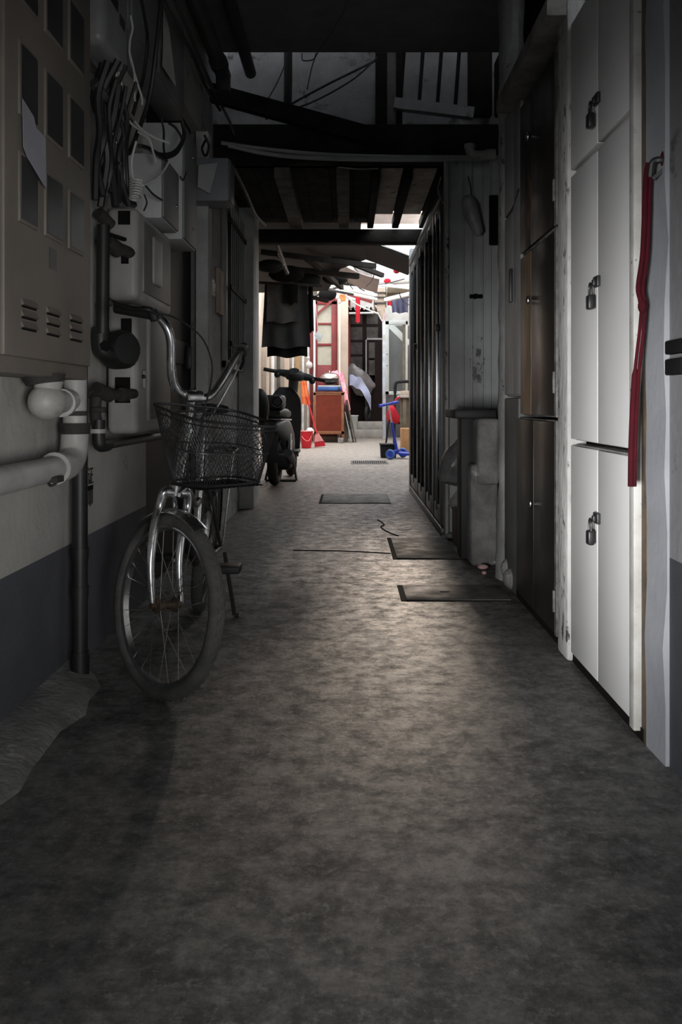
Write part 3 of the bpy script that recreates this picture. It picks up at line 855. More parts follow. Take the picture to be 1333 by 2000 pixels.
# ---- tangle of cables on the left wall
W, K, G = m_cable_white, m_cable_black, m_cable_grey
GC = None
cable([(330, -60, 2.75), (316, 0, 2.85), (306, 90, 2.95), (292, 190, 3.0), (268, 262, 2.95), (252, 300, 2.85)], 0.0075, K, 'thick black cable dropping from the ceiling to the tangle')
cable([(268, -40, 2.75), (282, 30, 2.82), (288, 80, 2.9), (280, 150, 2.92), (262, 215, 2.88), (248, 280, 2.8), (250, 360, 2.8), (258, 398, 2.85)], 0.006, K, 'long black cable hanging past the pale junction box')
cable([(255, 30, 2.72), (259, 55, 2.74), (254, 80, 2.74), (254, 110, 2.76), (265, 150, 2.8), (277, 190, 2.82), (278, 205, 2.82)], 0.0035, W, 'thin white cable dangling from the enamel box')
cable([(254, 105, 2.76), (262, 140, 2.78), (263, 180, 2.78), (264, 198, 2.78)], 0.003, W, 'short white wire beside the thin white cable')
cable([(232, 140, 2.72), (238, 170, 2.74), (245, 205, 2.76), (262, 235, 2.8), (280, 255, 2.86), (305, 270, 2.92), (330, 279, 2.98)], 0.004, W, 'white cable curving across to the breaker box')
cable([(225, 135, 2.70), (238, 185, 2.72), (252, 235, 2.76), (275, 256, 2.84), (292, 272, 2.9), (300, 300, 2.94), (306, 318, 2.96)], 0.004, W, 'white cable bending down to the pale junction box')
cable([(270, 258, 2.8), (288, 270, 2.86), (298, 292, 2.9), (304, 316, 2.94), (301, 300, 2.94)], 0.003, W, 'loose white wire end above the pale junction box')
cable([(266, 276, 2.78), (258, 310, 2.78), (258, 335, 2.78), (262, 352, 2.78), (270, 362, 2.78)], 0.0035, W, 'white cable feeding the coil')
cable([(330, 316, 3.0), (318, 336, 2.95), (300, 352, 2.88), (280, 362, 2.8)], 0.0035, W, 'white cable from the coil up to the breaker box')
coil = []
for k in range(70):
    a = k * 0.62
    coil.append(P(265 + 12 * cos(a), 352 + k * 0.52 + 6 * sin(a), 2.78 + 0.025 * sin(a)))
solo('cable_coil', MB().tube(coil, 0.0032, 6), W, 'small white coil of spare cable hanging in the tangle', 'cable')
cable([(355, 235, 3.25), (360, 262, 3.25), (352, 285, 3.2), (335, 300, 3.12), (312, 302, 3.06), (290, 290, 3.0), (272, 285, 2.9)], 0.008, K, 'thick black cable looping in front of the two grey boxes')
cable([(330, 240, 3.15), (345, 252, 3.2), (356, 275, 3.2), (345, 300, 3.15), (322, 310, 3.05), (312, 305, 3.02)], 0.005, K, 'black cable loop inside the bigger loop')
cable([(315, 232, 3.1), (320, 255, 3.1), (320, 290, 3.06), (326, 315, 3.04)], 0.004, K, 'black wire dropping from the paper flap')
cable([(205, 150, 2.66), (215, 215, 2.7), (222, 275, 2.72), (230, 330, 2.74), (245, 390, 2.8), (262, 400, 2.86)], 0.012, K, 'fat black cable hanging behind the white coil')
cable([(195, 160, 2.66), (200, 230, 2.68), (212, 300, 2.7), (190, 350, 2.66), (183, 375, 2.64)], 0.008, K, 'black cable curling back to the meter cabinet')
cable([(183, 120, 2.6), (205, 150, 2.66), (222, 175, 2.7), (240, 200, 2.74), (262, 235, 2.8)], 0.006, G, 'grey cable slanting under the enamel box')
cable([(183, 160, 2.6), (200, 185, 2.64), (204, 190, 2.66)], 0.018, m_duct, 'stub of grey tube beside the enamel box')
cable([(186, 345, 2.64), (205, 338, 2.66), (225, 325, 2.7), (238, 310, 2.74)], 0.005, K, 'black wire crossing the cream wall above the valve')
cable([(284, 362, 2.86), (300, 380, 2.95), (317, 391, 3.02)], 0.0035, K, 'thin black wire across the side of the pale junction box')
cable([(282, 380, 2.84), (287, 396, 2.86), (281, 412, 2.86)], 0.003, K, 'short black wire end under the white coil')
cable([(352, 345, 3.3), (358, 352, 3.3), (364, 336, 3.34)], 0.003, K, 'thin black wire on the breaker box')
cable([(400, 265, 4.2), (408, 285, 4.3), (402, 305, 4.3), (395, 290, 4.25), (404, 270, 4.3)], 0.006, K, 'black cable loop above the small switch box')
cable([(318, 0, 3.0), (350, 60, 3.5), (378, 110, 4.0), (400, 165, 4.5), (430, 215, 4.9)], 0.010, K, 'thick black cable following the ceiling corner')
cable([(335, -10, 3.0), (368, 60, 3.5), (392, 120, 4.0), (420, 180, 4.6), (450, 240, 5.1)], 0.009, K, 'second black cable following the ceiling corner beside the thick one')
cable([(226, 150, 2.70), (236, 185, 2.72), (248, 240, 2.74), (232, 300, 2.72), (236, 345, 2.74), (252, 402, 2.8)], 0.009, K, 'black cable beside the fat one, behind the coil')
cable([(213, 245, 2.68), (221, 265, 2.7), (226, 280, 2.71)], 0.005, W, 'short white cable end among the black cables')

random.seed(21)
for i in range(9):
    px_ = 187 + 6.5 * i
    y0_ = 110 + random.uniform(0, 60)
    pts_ = [(px_ + random.uniform(0, 34), y0_, 2.60 + 0.014 * i)]
    for k in range(1, 5):
        pts_.append((px_ + random.uniform(-11, 13) * (1 if k < 4 else 0.6), y0_ + (395 - y0_ + random.uniform(-25, 10)) * k / 4, 2.615 + 0.015 * i + random.uniform(-0.012, 0.012)))
    cable(pts_, random.uniform(0.005, 0.013), K, 'one of the black cables bunched between the meter cabinet and the white coil', 'bunched black cables')
# ------------------------------------------------------------------ right side
# white lockers
Y0, Y1, YM = 2.104, 2.676, 2.389
levels = ((0.03, 0.674, 0.458, 'lowest white double-door locker with a padlock near its middle'),
          (0.686, 1.498, 1.105, 'middle and tallest white double-door locker of the stack'),
          (1.510, 1.966, 1.604, 'topmost white double-door locker, under the dark ceiling'))


def padlock_parts(parent, z, y=YM, x=XR):
    h = obj('hasp', MB().box((x - 0.010, y - 0.030, z + 0.012), (x + 0.001, y + 0.012, z + 0.042), 0.003).box((x - 0.016, y - 0.012, z + 0.016), (x, y + 0.004, z + 0.034), 0.003), m_latch, parent)
    h['label'] = 'black hasp'
    p = obj('padlock', MB().box((x - 0.028, y - 0.012, z - 0.048), (x - 0.010, y + 0.020, z - 0.008), 0.005), m_padlock, parent)
    obj('shackle', MB().tube(cr([(x - 0.019, y - 0.006, z - 0.012), (x - 0.019, y - 0.006, z + 0.014), (x - 0.019, y + 0.004, z + 0.024), (x - 0.019, y + 0.014, z + 0.014), (x - 0.019, y + 0.014, z - 0.012)], 5), 0.003, 8), m_padlock, p)


for (z0, z1, zl, lb) in levels:
    t = thing('metal_locker', lb, 'locker', (0.88, 2.39, z0), 'white lockers')
    obj('body', MB().box((XR + 0.016, Y0 - 0.035, z0), (1.08, Y1 + 0.004, z1), 0.003), m_locker_side, t)
    a = obj('door', MB().box((XR, Y0, z0 + 0.004), (XR + 0.018, YM - 0.002, z1 - 0.004), 0.003), m_locker, t)
    c = obj('door', MB().box((XR, YM + 0.002, z0 + 0.004), (XR + 0.018, Y1, z1 - 0.004), 0.003), m_locker, t)
    padlock_parts(a, zl)
struct('trim_3', MB().box((XR - 0.006, 2.068, 0.02), (XR + 0.03, 2.102, 1.966), 0.003), m_locker_side, 'grimy pale edge strip at the near side of the white lockers', 'trim')
struct('baseboard_right', MB().box((XR + 0.01, 2.05, 0), (1.08, 3.6, 0.03)), m_gap)
struct('trim_4', MB().box((XR + 0.012, 2.032, 0), (XR + 0.06, 2.068, 2.5), 0.003), m_brown, 'thin brown wooden strip between the white lockers and the column', 'trim')
mb = MB()
n = 22
rows_ = []
for i in range(n + 1):
    z = 2.83 * i / n
    j = 0.004 * sin(i * 2.3) + 0.003 * sin(i * 5.1)
    rows_.append([(0.698 + j, 1.915, z), (0.695 + j * 0.6, 2.03, z), (0.78, 2.03, z), (0.78, 1.915, z)])
vv = [[mb.bm.verts.new(p) for p in r] for r in rows_]
for i in range(n):
    for k in range(4):
        mb.bm.faces.new([vv[i][k], vv[i][(k + 1) % 4], vv[i + 1][(k + 1) % 4], vv[i + 1][k]])
mb.bm.faces.new(vv[0])
mb.bm.faces.new(vv[-1])
struct('trim_5', mb, m_bluepost, 'bluish white flaking column with the red cord', 'column')
mb = MB()
for i in range(23):
    pass
mb.box((0.676, 2.692, 0.0), (0.74, 2.815, 2.05), 0.010, 2)
struct('trim_6', mb, m_oldpost, 'narrow flaking white post between the white and the dark lockers', 'post')

# red cord on the column
t = thing('red_strap', 'dark red cloth strap knotted on a hook of the bluish column', 'strap', (0.69, 1.98, 0.55))
ptsA = [(1278, 318, 1.955), (1273, 345, 1.96), (1270, 420, 1.97), (1266, 500, 1.98), (1258, 560, 1.985), (1262, 585, 1.98), (1264, 600, 1.98)]
obj('upper_loop', MB().tube(cr([P(*q) + Vector((-0.012, 0, 0)) for q in ptsA], 6), [0.0062] * 37, 8).tube(cr([P(q[0] + 7, q[1] + 4, q[2]) + Vector((-0.010, 0, 0)) for q in ptsA], 6), 0.005, 8), m_redcord, t)
obj('knot', MB().sphere(P(1266, 598, 1.98) + Vector((-0.012, 0, 0)), 0.013, 14, (0.8, 0.8, 1.3)), m_redcord, t)
ptsB = [(1264, 605, 1.98), (1260, 650, 1.985), (1252, 720, 1.99), (1247, 800, 2.0), (1244, 880, 2.0), (1243, 950, 2.005)]
obj('tail', MB().tube(cr([P(*q) + Vector((-0.012, 0, 0)) for q in ptsB], 6), [0.004] * 13 + [0.0072] * 18, 8).tube(cr([P(q[0] + 6, q[1], q[2]) + Vector((-0.010, 0, 0)) for q in ptsB], 6), 0.0045, 8), m_redcord, t)
t = thing('wall_hook', 'dark hook wrapped with rag on the bluish column above the strap', 'hook', P(1290, 330, 1.93))
obj('hook', MB().tube(cr([P(1300, 315, 1.93), P(1288, 312, 1.93), P(1276, 318, 1.94), P(1272, 345, 1.95)], 5), 0.008, 8).beam(P(1276, 350, 1.94), P(1304, 325, 1.93), 0.008, 0.008), m_cable_black, t)
obj('rag', MB().sphere(P(1300, 310, 1.93), 0.018, 12, (0.6, 0.7, 1.2)), m_redcord, t)
solo('wall_bracket', MB().box((0.69, 1.80, 0.905), (0.71, 1.90, 0.935), 0.004).box((0.69, 1.81, 0.86), (0.71, 1.9, 0.895), 0.004), m_slot, 'black iron bracket on the stained grey wall beside the column', 'bracket')

# dark lockers
dark = ((0.03, 0.742, 2.862, 3.55, 'lowest dark brown locker, worn orange at the top', 0.684),
        (0.752, 1.372, 2.83, 3.425, 'middle dark brown locker with a brown panel', 0.676),
        (1.380, 1.966, 2.83, 3.43, 'topmost dark brown locker, nearly black', 0.676))
for i, (z0, z1, ya, yb, lb, x) in enumerate(dark):
    t = thing('wooden_locker', lb, 'locker', (0.88, (ya + yb) / 2, z0), 'dark brown lockers')
    obj('body', MB().box((x + 0.014, ya - 0.004, z0), (1.08, yb + 0.004, z1), 0.004), m_darkedge, t)
    ym = ya + (yb - ya) * (0.52 if i == 0 else 0.66)
    a = obj('door', MB().box((x, ya + 0.03, z0 + 0.005), (x + 0.016, ym - 0.0015, z1 - 0.006), 0.004), m_darklocker, t)
    c = obj('door', MB().box((x, ym + 0.0015, z0 + 0.005), (x + 0.016, yb - 0.004, z1 - 0.006), 0.004), m_brownpanel if i == 1 else m_darklocker, t)
    if i == 1:
        c['label'] = 'brown worn door'
    k = obj('knob', MB().sphere((x - 0.008, ym + 0.01, (z0 + z1) / 2 + (0.04 if i == 0 else 0.12)), 0.012, 12, (0.7, 0.8, 1.4)), m_screw, a)
    obj('edge_strip', MB().box((x - 0.001, ya + 0.0, z0), (x + 0.015, ya + 0.028, z1), 0.003), m_darkedge, t)
    obj('hinge', MB().tube([(x - 0.003, ya + 0.015, z0 + 0.08), (x - 0.003, ya + 0.015, z0 + 0.15)], 0.006, 8), m_darkedge, a)

# grey cabinets beyond
t = thing('steel_cabinet', 'grey steel wall cabinet beyond the dark lockers', 'cabinet', (0.85, 3.65, 0.83))
obj('body', MB().box((XR + 0.014, 3.455, 0.828), (1.08, 3.83, 2.06), 0.004), m_greycab, t)
a = obj('door', MB().box((XR, 3.46, 0.835), (XR + 0.016, 3.60, 2.05), 0.004).box((XR + 0.002, 3.604, 0.835), (XR + 0.016, 3.82, 1.60), 0.004), m_greycab, t)
obj('door_upper', MB().box((XR + 0.002, 3.604, 1.61), (XR + 0.016, 3.82, 2.05), 0.004), m_greycab, t)
obj('handle', MB().box((XR - 0.012, 3.625, 1.22), (XR + 0.004, 3.65, 1.36), 0.004), m_latch, a)
solo('base_cabinet', MB().box((XR + 0.012, 3.565, 0.0), (1.08, 3.88, 0.82), 0.005), m_greycab2, 'plain dark grey base cabinet under the grey steel cabinet', 'cabinet')

# plaster column / pipe chase
mb = MB()
n = 40
ring = []
for i in range(n + 1):
    z = 2.83 * i / n
    rr = []
    for k in range(14):
        a = 2 * pi * k / 14
        w_ = 1 + 0.06 * sin(i * 1.9 + k) + 0.05 * sin(i * 0.7 + 2 * k)
        if z < 0.6:
            w_ *= 1 + (0.6 - z) * 0.35
        rr.append(mb.bm.verts.new((0.745 + 0.055 * w_ * cos(a), 3.985 + 0.10 * w_ * sin(a), z)))
    ring.append(rr)
for i in range(n):
    for k in range(14):
        mb.bm.faces.new([ring[i][k], ring[i][(k + 1) % 14], ring[i + 1][(k + 1) % 14], ring[i + 1][k]])
mb.bm.faces.new(ring[0]); mb.bm.faces.new(ring[-1])
struct('trim_7', mb, m_plaster, 'rough plastered pipe column beyond the grey steel cabinet', 'column')
solo('mortar_lump', MB().sphere((0.705, 3.74, 0.045), 0.055, 14, (0.75, 1.1, 0.85)).sphere((0.72, 3.84, 0.07), 0.05, 12, (1, 1, 1)), m_concrete, 'lump of mortar at the foot of the plastered column', 'mortar')

# facing ribbed panel wall at Y = 5.17
mb = MB().box((0.575, 5.17, 0.0), (1.25, 5.25, 2.27))
for px in (872, 905, 922, 942, 958):
    xx = (px - 681) * 5.17 / 1700
    mb.box((xx - 0.006, 5.158, 0.06), (xx + 0.006, 5.18, 2.27), 0.003)
struct('wall_panel', mb, m_ribpanel, 'grey ribbed sheet panel facing the lane, with worn patches', 'panel')
struct('trim_8', MB().box((0.572, 5.13, 0.0), (0.592, 5.19, 2.2), 0.004), m_oldpost, 'pale flaking edge of the grey ribbed panel', 'trim')
solo('rubble_heap', MB().sphere(P(880, 1046, 5.12), 0.022, 10, (1.2, 1, 0.8)).sphere(P(891, 1050, 5.1), 0.016, 10).sphere(P(868, 1049, 5.13), 0.016, 10, (1.1, 1, .8)), m_palesack, 'bits of pale rubble at the foot of the ribbed panel', 'rubble', kind='stuff')
solo('wall_slot', MB().box((0.835, 5.145, 1.735), (0.885, 5.17, 2.03), 0.003), m_slot, 'narrow black plate high on the ribbed panel', 'plate')
solo('panel_handle', MB().tube([P(918, 579, 5.13), P(942, 579, 5.13)], 0.012, 8).box(P(926, 575, 5.16), P(931, 583, 5.12)), m_slot, 'small black handle on the worn patch of the ribbed panel', 'handle')
# hanging white bag
t = thing('hanging_bag', 'slim pale plastic bag hanging high before the ribbed panel', 'bag', P(930, 455, 5.05))
prof = [P(921, 382, 5.05), P(917, 394, 5.05), P(921, 415, 5.05), P(929, 437, 5.05), P(936, 455, 5.05), P(939, 460, 5.05)]
obj('sack', MB().tube(cr(prof, 5), [0.012, 0.022, 0.034, 0.040, 0.044, 0.046, 0.046, 0.047, 0.048, 0.048, 0.047, 0.045, 0.044, 0.042, 0.04, 0.038, 0.036, 0.034, 0.032, 0.03, 0.027, 0.023, 0.019, 0.014, 0.009, 0.004], 12), m_palesack, t)
obj('string', MB().tube(cr([P(915, 345, 5.05), P(920, 365, 5.05), P(921, 384, 5.05)], 4), 0.004, 6), m_cable_black, t)
solo('bent_pipe', MB().tube(cr([P(985, 250, 4.0), P(1000, 205, 3.8), P(1018, 190, 3.5)], 6), 0.012, 8), m_pvc_old, 'bent pale pipe at the top of the grey steel cabinet', 'pipe')
solo('cable', MB().tube(cr([P(990, 425, 3.75), P(1005, 400, 3.6), P(1014, 370, 3.48)], 6), 0.004, 6), m_cable_black, 'black wire across the grey steel cabinet', 'cable')
cable([(862, 345, 5.1), (856, 372, 5.1), (866, 398, 5.1)], 0.004, m_palebox, 'thin pale wire loop beside the top of the ribbed panel')

# old washstand
t = thing('washstand', 'old concrete washstand with a black slab top', 'washstand', (0.64, 4.35, 0))
obj('slab_top', MB().box((0.525, 4.30, 0.722), (0.735, 4.72, 0.768), 0.01), m_slab, t)
obj('back_post', MB().box((0.575, 4.45, 0.0), (0.665, 4.60, 0.725), 0.008), m_slab, t)
mb = MB()
for (x0, x1, ya, yb, za, zb) in ((0.60, 0.735, 4.26, 4.42, 0.0, 0.50), (0.63, 0.738, 4.24, 4.44, 0.40, 0.725)):
    mb.box((x0, ya, za), (x1, yb, zb), 0.02, 3)
obj('concrete_leg', mb, m_concrete, t)
solo('pink_litter', MB().sphere(P(944, 1112, 4.17) + Vector((0, 0, 0.012)), 0.022, 8, (1.2, .8, .55)).sphere((0.632, 4.05, 0.01), 0.012, 7, (1, 1, .7)), m_pink, 'scrap of pink paper on the floor by the washstand', 'litter', angle=15)
# sacks behind the washstand
def blob(cx, cy, cz, pts, seedv, m, name, label):
    random.seed(seedv)
    b2 = MB()
    b2.sphere((0, 0, 0), 1, 20)
    for v in b2.bm.verts:
        d_ = v.co.normalized()
        s_ = 1 + 0.10 * sin(5 * d_.x + seedv) * sin(4 * d_.z + seedv) + 0.05 * sin(9 * d_.y + 3 * d_.x)
        x_, z_ = d_.x, d_.z
        v.co = Vector((cx + pts[0] * x_ * s_ * (1 - 0.35 * z_) - 0.05 * z_ * pts[3], cy + pts[1] * d_.y * s_, cz + pts[2] * z_ * s_))
    return solo(name, b2, m, label, 'bag')


blob(0.600, 4.88, 0.47, (0.085, 0.09, 0.13, -0.7), 3, m_sack, 'grey_sack', 'bulging grey plastic sack wedged behind the washstand post')
blob(0.625, 4.86, 0.27, (0.055, 0.07, 0.055, -0.4), 5, m_palesack, 'grey_sack', 'smaller pale plastic bag below the bulging grey sack')
solo('storage_crate', MB().box((0.60, 4.72, 0.0), (0.78, 5.04, 0.20), 0.01).box((0.595, 4.715, 0.185), (0.785, 5.045, 0.205), 0.006), m_slab, 'low black crate behind the washstand under the plastic bags', 'crate')

# metal folding doors
XD = 0.565
edges = (5.27, 5.75, 6.35, 7.05, 7.86)
lbs = ('nearest leaf of the metal folding door, next to the ribbed panel', 'second leaf of the metal folding door from the ribbed panel', 'third leaf of the metal folding door from the ribbed panel', 'farthest leaf of the metal folding door, at the sunlit courtyard')
for i in range(4):
    ya, yb = edges[i], edges[i + 1]
    t = thing('door_leaf', lbs[i], 'door', (XD, (ya + yb) / 2, 0.05), 'metal folding door leaves')
    fr = MB().box((XD - 0.008, ya + 0.004, 0.06), (XD + 0.03, ya + 0.05, 2.04), 0.004).box((XD - 0.008, yb - 0.05, 0.06), (XD + 0.03, yb - 0.004, 2.04), 0.004)
    fr.box((XD - 0.004, ya + 0.05, 0.06), (XD + 0.03, yb - 0.05, 0.16), 0.004).box((XD - 0.004, ya + 0.05, 1.96), (XD + 0.03, yb - 0.05, 2.04), 0.004)
    obj('frame', fr, m_doorpaint, t)
    obj('panel', MB().box((XD + 0.008, ya + 0.045, 0.14), (XD + 0.018, yb - 0.045, 1.98)), m_darkpane, t)
    obj('bead', MB().box((XD - 0.012, (ya + yb) / 2 - 0.006, 0.12), (XD + 0.01, (ya + yb) / 2 + 0.006, 2.0), 0.004), m_alu, t)
    if i in (0, 3):
        obj('handle', MB().box((XD - 0.03, ya + 0.055, 1.24), (XD - 0.005, ya + 0.10, 1.285), 0.006), m_latch, t)
struct('trim_9', MB().box((XD - 0.014, 5.25, 2.04), (XD + 0.05, 7.92, 2.10), 0.005).box((XD - 0.012, 5.22, 0.0), (XD + 0.05, 7.92, 0.05), 0.005), m_doorpaint, 'metal track above and below the folding door', 'trim')
struct('trim_10', MB().box((XD - 0.008, 7.87, 0), (XD + 0.12, 8.0, 2.2), 0.005), m_bluebox, 'blue-grey steel post at the far end of the folding door', 'post')
solo('eave_board', MB().prism([P(803, 505, 7.9), P(806, 532, 7.9), P(832, 500, 6.6), P(830, 480, 6.6)], (0.02, 0, 0)), m_rafter, 'weathered wooden fascia above the far door leaf', 'board')
for i, (dx, dz, lb) in enumerate(((0, 0, 'crumpled clear plastic sheet over the folding door, lower strip'), (0.02, 0.10, 'crumpled clear plastic sheet over the folding door, upper strip'))):
    A, B = P(812, 498 - 30 * i, 8.4), P(866, 424 - 10 * i, 5.6)
    mb = MB()
    mb.sheet(lambda u, v: A.lerp(B, u) + Vector((0.05 * v + 0.012 * sin(23 * u + 5 * v) + dx, 0, 0.085 * v + 0.012 * sin(17 * u + 3 * v))), 26, 4, (0.0015, 0, 0.0))
    solo('plastic_sheet', mb, m_clearsheet, lb, 'plastic sheet', 'clear plastic sheets over the folding door')

# drain covers in the floor
def cover(name, x0, x1, ya, yb, label, gap_left=True):
    t = thing(name, label, 'drain cover', ((x0 + x1) / 2, (ya + yb) / 2, 0))
    obj('plate', MB().box((x0, ya, 0.0), (x1, yb, 0.006), 0.002), m_plate, t)
    g = MB().box((x0 - 0.022, ya - 0.008, 0.0), (x0, yb + 0.010, 0.0016)).box((x0 - 0.02, yb, 0.0), (x1, yb + 0.014, 0.0016)).box((x0 - 0.02, ya - 0.010, 0.0), (x1, ya, 0.0016))
    obj('gap', g, m_gap, t)
    obj('lift_hole', MB().box(((x0 * .6 + x1 * .4) - 0.02, (ya + yb) / 2 - 0.006, 0.005), ((x0 * .6 + x1 * .4) + 0.02, (ya + yb) / 2 + 0.006, 0.0068)), m_gap, t)


cover('floor_cover', 0.250, 0.575, 4.46, 5.14, 'steel floor cover with a slot in front of the washstand')
cover('floor_cover', 0.235, 0.66, 3.52, 3.80, 'concrete-grey floor cover near the grey base cabinet')
cover('floor_cover', -0.215, 0.34, 6.92, 7.60, 'muddy floor cover below the low lintel')
t = thing('drain_grate', 'slotted drain grate in the floor of the sunlit courtyard', 'drain cover', (0.27, 11.7, 0))
obj('grate', MB().box((0.03, 11.35, 0), (0.53, 12.0, 0.006), 0.002), m_plate, t)
g = MB()
for k in range(16):
    g.box((0.06 + 0.028 * k, 11.45, 0.005), (0.074 + 0.028 * k, 11.92, 0.0075))
obj('slot', g, m_gap, t)
solo('floor_crack', MB().tube(cr([(0.20, 5.95, 0.001), (0.235, 5.72, 0.001), (0.21, 5.60, 0.001), (0.24, 5.40, 0.001), (0.30, 5.22, 0.001)], 6), 0.005, 5), m_gap, 'thin broken crack in the floor beside the steel floor cover', 'crack')

solo('floor_crack', MB().tube(cr([(-0.30, 4.72, 0.0005), (-0.05, 4.70, 0.0005), (0.10, 4.66, 0.0005), (0.225, 4.62, 0.0005)], 6), 0.004, 5), m_gap, 'straight hairline joint in the floor left of the steel floor cover', 'crack')
# ------------------------------------------------------------------ bicycle
bk = thing('bicycle', 'old chrome bicycle with high handlebar and wire basket against the cream wall', 'bicycle', (-0.5, 2.8, 0))
AL = radians(45)
Fd = Vector((sin(AL), -cos(AL), 0))
Ld = Vector((cos(AL), sin(AL), 0))
Z = Vector((0, 0, 1))
lean = radians(6.5)
UP = Z * cos(lean) + Ld * sin(lean)
AX = Ld * cos(lean) - Z * sin(lean)
HF = Vector((-0.497, 2.37, 0.2495))


def wheel(hub, fwd, up, ax, parent, prefix=None):
    def c(a, r):
        return hub + (fwd * cos(a) + up * sin(a)) * r
    n = 56
    w_ = obj('wheel', MB().lathe([(0.211, -0.013), (0.216, -0.013), (0.216, 0.013), (0.211, 0.013), (0.2035, 0.009), (0.2035, -0.009)], hub, ax, n, closed=True), m_rim, parent)
    prof = []
    for k in range(12):
        a = 2 * pi * k / 12
        prof.append((0.229 + 0.021 * cos(a), 0.0215 * sin(a)))
    ty = MB().lathe(prof, hub, ax, n, closed=True)
    for k in range(n):       # tread blocks
        for sgn_ in (-1, 0, 1):
            a = 2 * pi * (k + 0.33 * sgn_) / n
            p = c(a, 0.2495 - 0.0015 * abs(sgn_)) + ax * 0.009 * sgn_
            q = c(a + 0.05, 0.2495 - 0.0015 * abs(sgn_)) + ax * 0.009 * sgn_
            ty.tube([p, q], 0.0022, 4)
    obj('tyre', ty, m_tyre, w_)
    sp = MB()
    for k in range(28):
        a = 2 * pi * k / 28
        s_ = 1 if k % 2 else -1
        off_ = (0.9 if (k // 2) % 2 else -0.9)
        sp.tube([c(a, 0.206), hub + ax * 0.028 * s_ + (fwd * cos(a + off_) + up * sin(a + off_)) * 0.018], 0.0011, 4)
    obj('spokes', sp, m_spoke, w_)
    obj('hub', MB().lathe([(0, -0.05), (0.008, -0.05), (0.008, -0.034), (0.021, -0.032), (0.021, -0.026), (0.012, -0.022), (0.012, 0.022), (0.021, 0.026), (0.021, 0.032), (0.008, 0.034), (0.008, 0.05), (0, 0.05)], hub, ax, 14), m_brass, w_)
    return w_


fw = wheel(HF, Fd, UP, AX, bk)
fw.name = 'front_wheel'
ROOTLOC['front_wheel'] = ROOTLOC['bicycle']
HR = Vector((-0.548, 3.36, 0.2495))
B_ = (Vector((HF.x, HF.y, 0)) - Vector((HR.x, HR.y, 0))).normalized()
LR = Vector((-B_.y, B_.x, 0))
UR = Z * cos(lean) + LR * sin(lean)
AR = LR * cos(lean) - Z * sin(lean)
rw = wheel(HR, B_, UR, AR, bk)
rw.name = 'rear_wheel'
ROOTLOC['rear_wheel'] = ROOTLOC['bicycle']

crown = P(343, 962, 2.43)
stem = P(376, 776, 2.50)
sa = (stem - crown).normalized()
# fork
lf = [crown - AX * 0.012, crown - AX * 0.04 + Fd * 0.004, P(312, 990, 2.40), P(302, 1030, 2.375), P(294, 1100, 2.35), P(297, 1170, 2.345), P(299, 1182, 2.345)]
obj('fork_blade', MB().tube(cr(lf, 6), [0.0125] * 20 + [0.0125 - 0.0003 * k for k in range(17)], 12), m_chrome, bk)
dR = AX * 0.098
rf = [crown + AX * 0.012, crown + AX * 0.04] + [p + AX * (0.092) for p in lf[2:]]
obj('fork_blade', MB().tube(cr(rf, 6), [0.0125] * 20 + [0.0125 - 0.0003 * k for k in range(17)], 12), m_chrome, bk)
obj('fork_crown', MB().tube([crown - AX * 0.035, crown + AX * 0.035], 0.016, 12).lathe([(0, -0.012), (0.02, -0.012), (0.02, 0.015), (0, 0.015)], crown, sa, 14), m_chrome, bk)
# steerer / stem / head tube
h1, h2 = crown + sa * 0.02, crown + sa * 0.17
obj('head_tube', MB().tube([h1, h2], 0.018, 14), m_chrome, bk)
obj('headset', MB().lathe([(0.022, 0), (0.022, 0.012), (0.016, 0.016)], h2, sa, 14).lathe([(0.021, -0.012), (0.021, 0.004), (0.016, 0.006)], h1, sa, 14), m_chrome, bk)
obj('stem', MB().tube([h2, stem], 0.0125, 14).tube([stem - Ld * 0.028, stem + Ld * 0.028], 0.02, 12).sphere(stem + sa * 0.018, 0.012, 10), m_chrome, bk)
# handlebar
hb = [(300, 616, 2.42), (312, 622, 2.42), (326, 640, 2.42), (334, 668, 2.43), (335, 725, 2.45), (342, 756, 2.47), (358, 770, 2.485), (376, 776, 2.50), (398, 778, 2.53), (414, 771, 2.555), (430, 750, 2.585), (450, 716, 2.615), (466, 690, 2.65), (473, 682, 2.69)]
bar = obj('handlebar', MB().tube(cr([P(*q) for q in hb], 7), 0.0126, 14), m_chrome, bk)
g1 = [P(300, 615, 2.42), P(262, 608, 2.44), P(228, 602, 2.47)]
gr1 = obj('grip', MB().tube(g1, 0.0155, 14), m_rubber, bar)
g2 = [P(473, 682, 2.68), P(477, 679, 2.78)]
gr2 = obj('grip', MB().tube(g2, 0.016, 14).sphere(P(477.3, 679, 2.785), 0.016, 10, (1, .3, 1)), m_rubber, bar)
lv = obj('brake_lever', MB().tube(cr([P(304, 612, 2.40), P(288, 604, 2.38), P(262, 604, 2.40), P(224, 593, 2.43)], 6), [0.0055] * 19, 8).tube([P(297, 606, 2.41), P(304, 626, 2.41)], 0.014, 10), m_rubber, bar)
lv2 = obj('brake_lever', MB().tube(cr([P(474, 690, 2.68), P(476, 704, 2.70), P(470, 720, 2.76)], 6), 0.0055, 8).tube([P(470, 684, 2.66), P(476, 694, 2.68)], 0.012, 8), m_rubber, bar)
obj('bell', MB().tube([P(296, 606, 2.40), P(278, 603, 2.41)], 0.009, 10), m_latch, bar)
cb = obj('brake_cable', MB().tube(cr([P(304, 612, 2.40), P(335, 618, 2.40), P(370, 637, 2.40), P(398, 665, 2.42), (P(414, 708, 2.44)), P(412, 750, 2.45), P(402, 790, 2.46), P(388, 850, 2.44), P(362, 940, 2.42)], 8), 0.0028, 6), m_cable_black, bk)
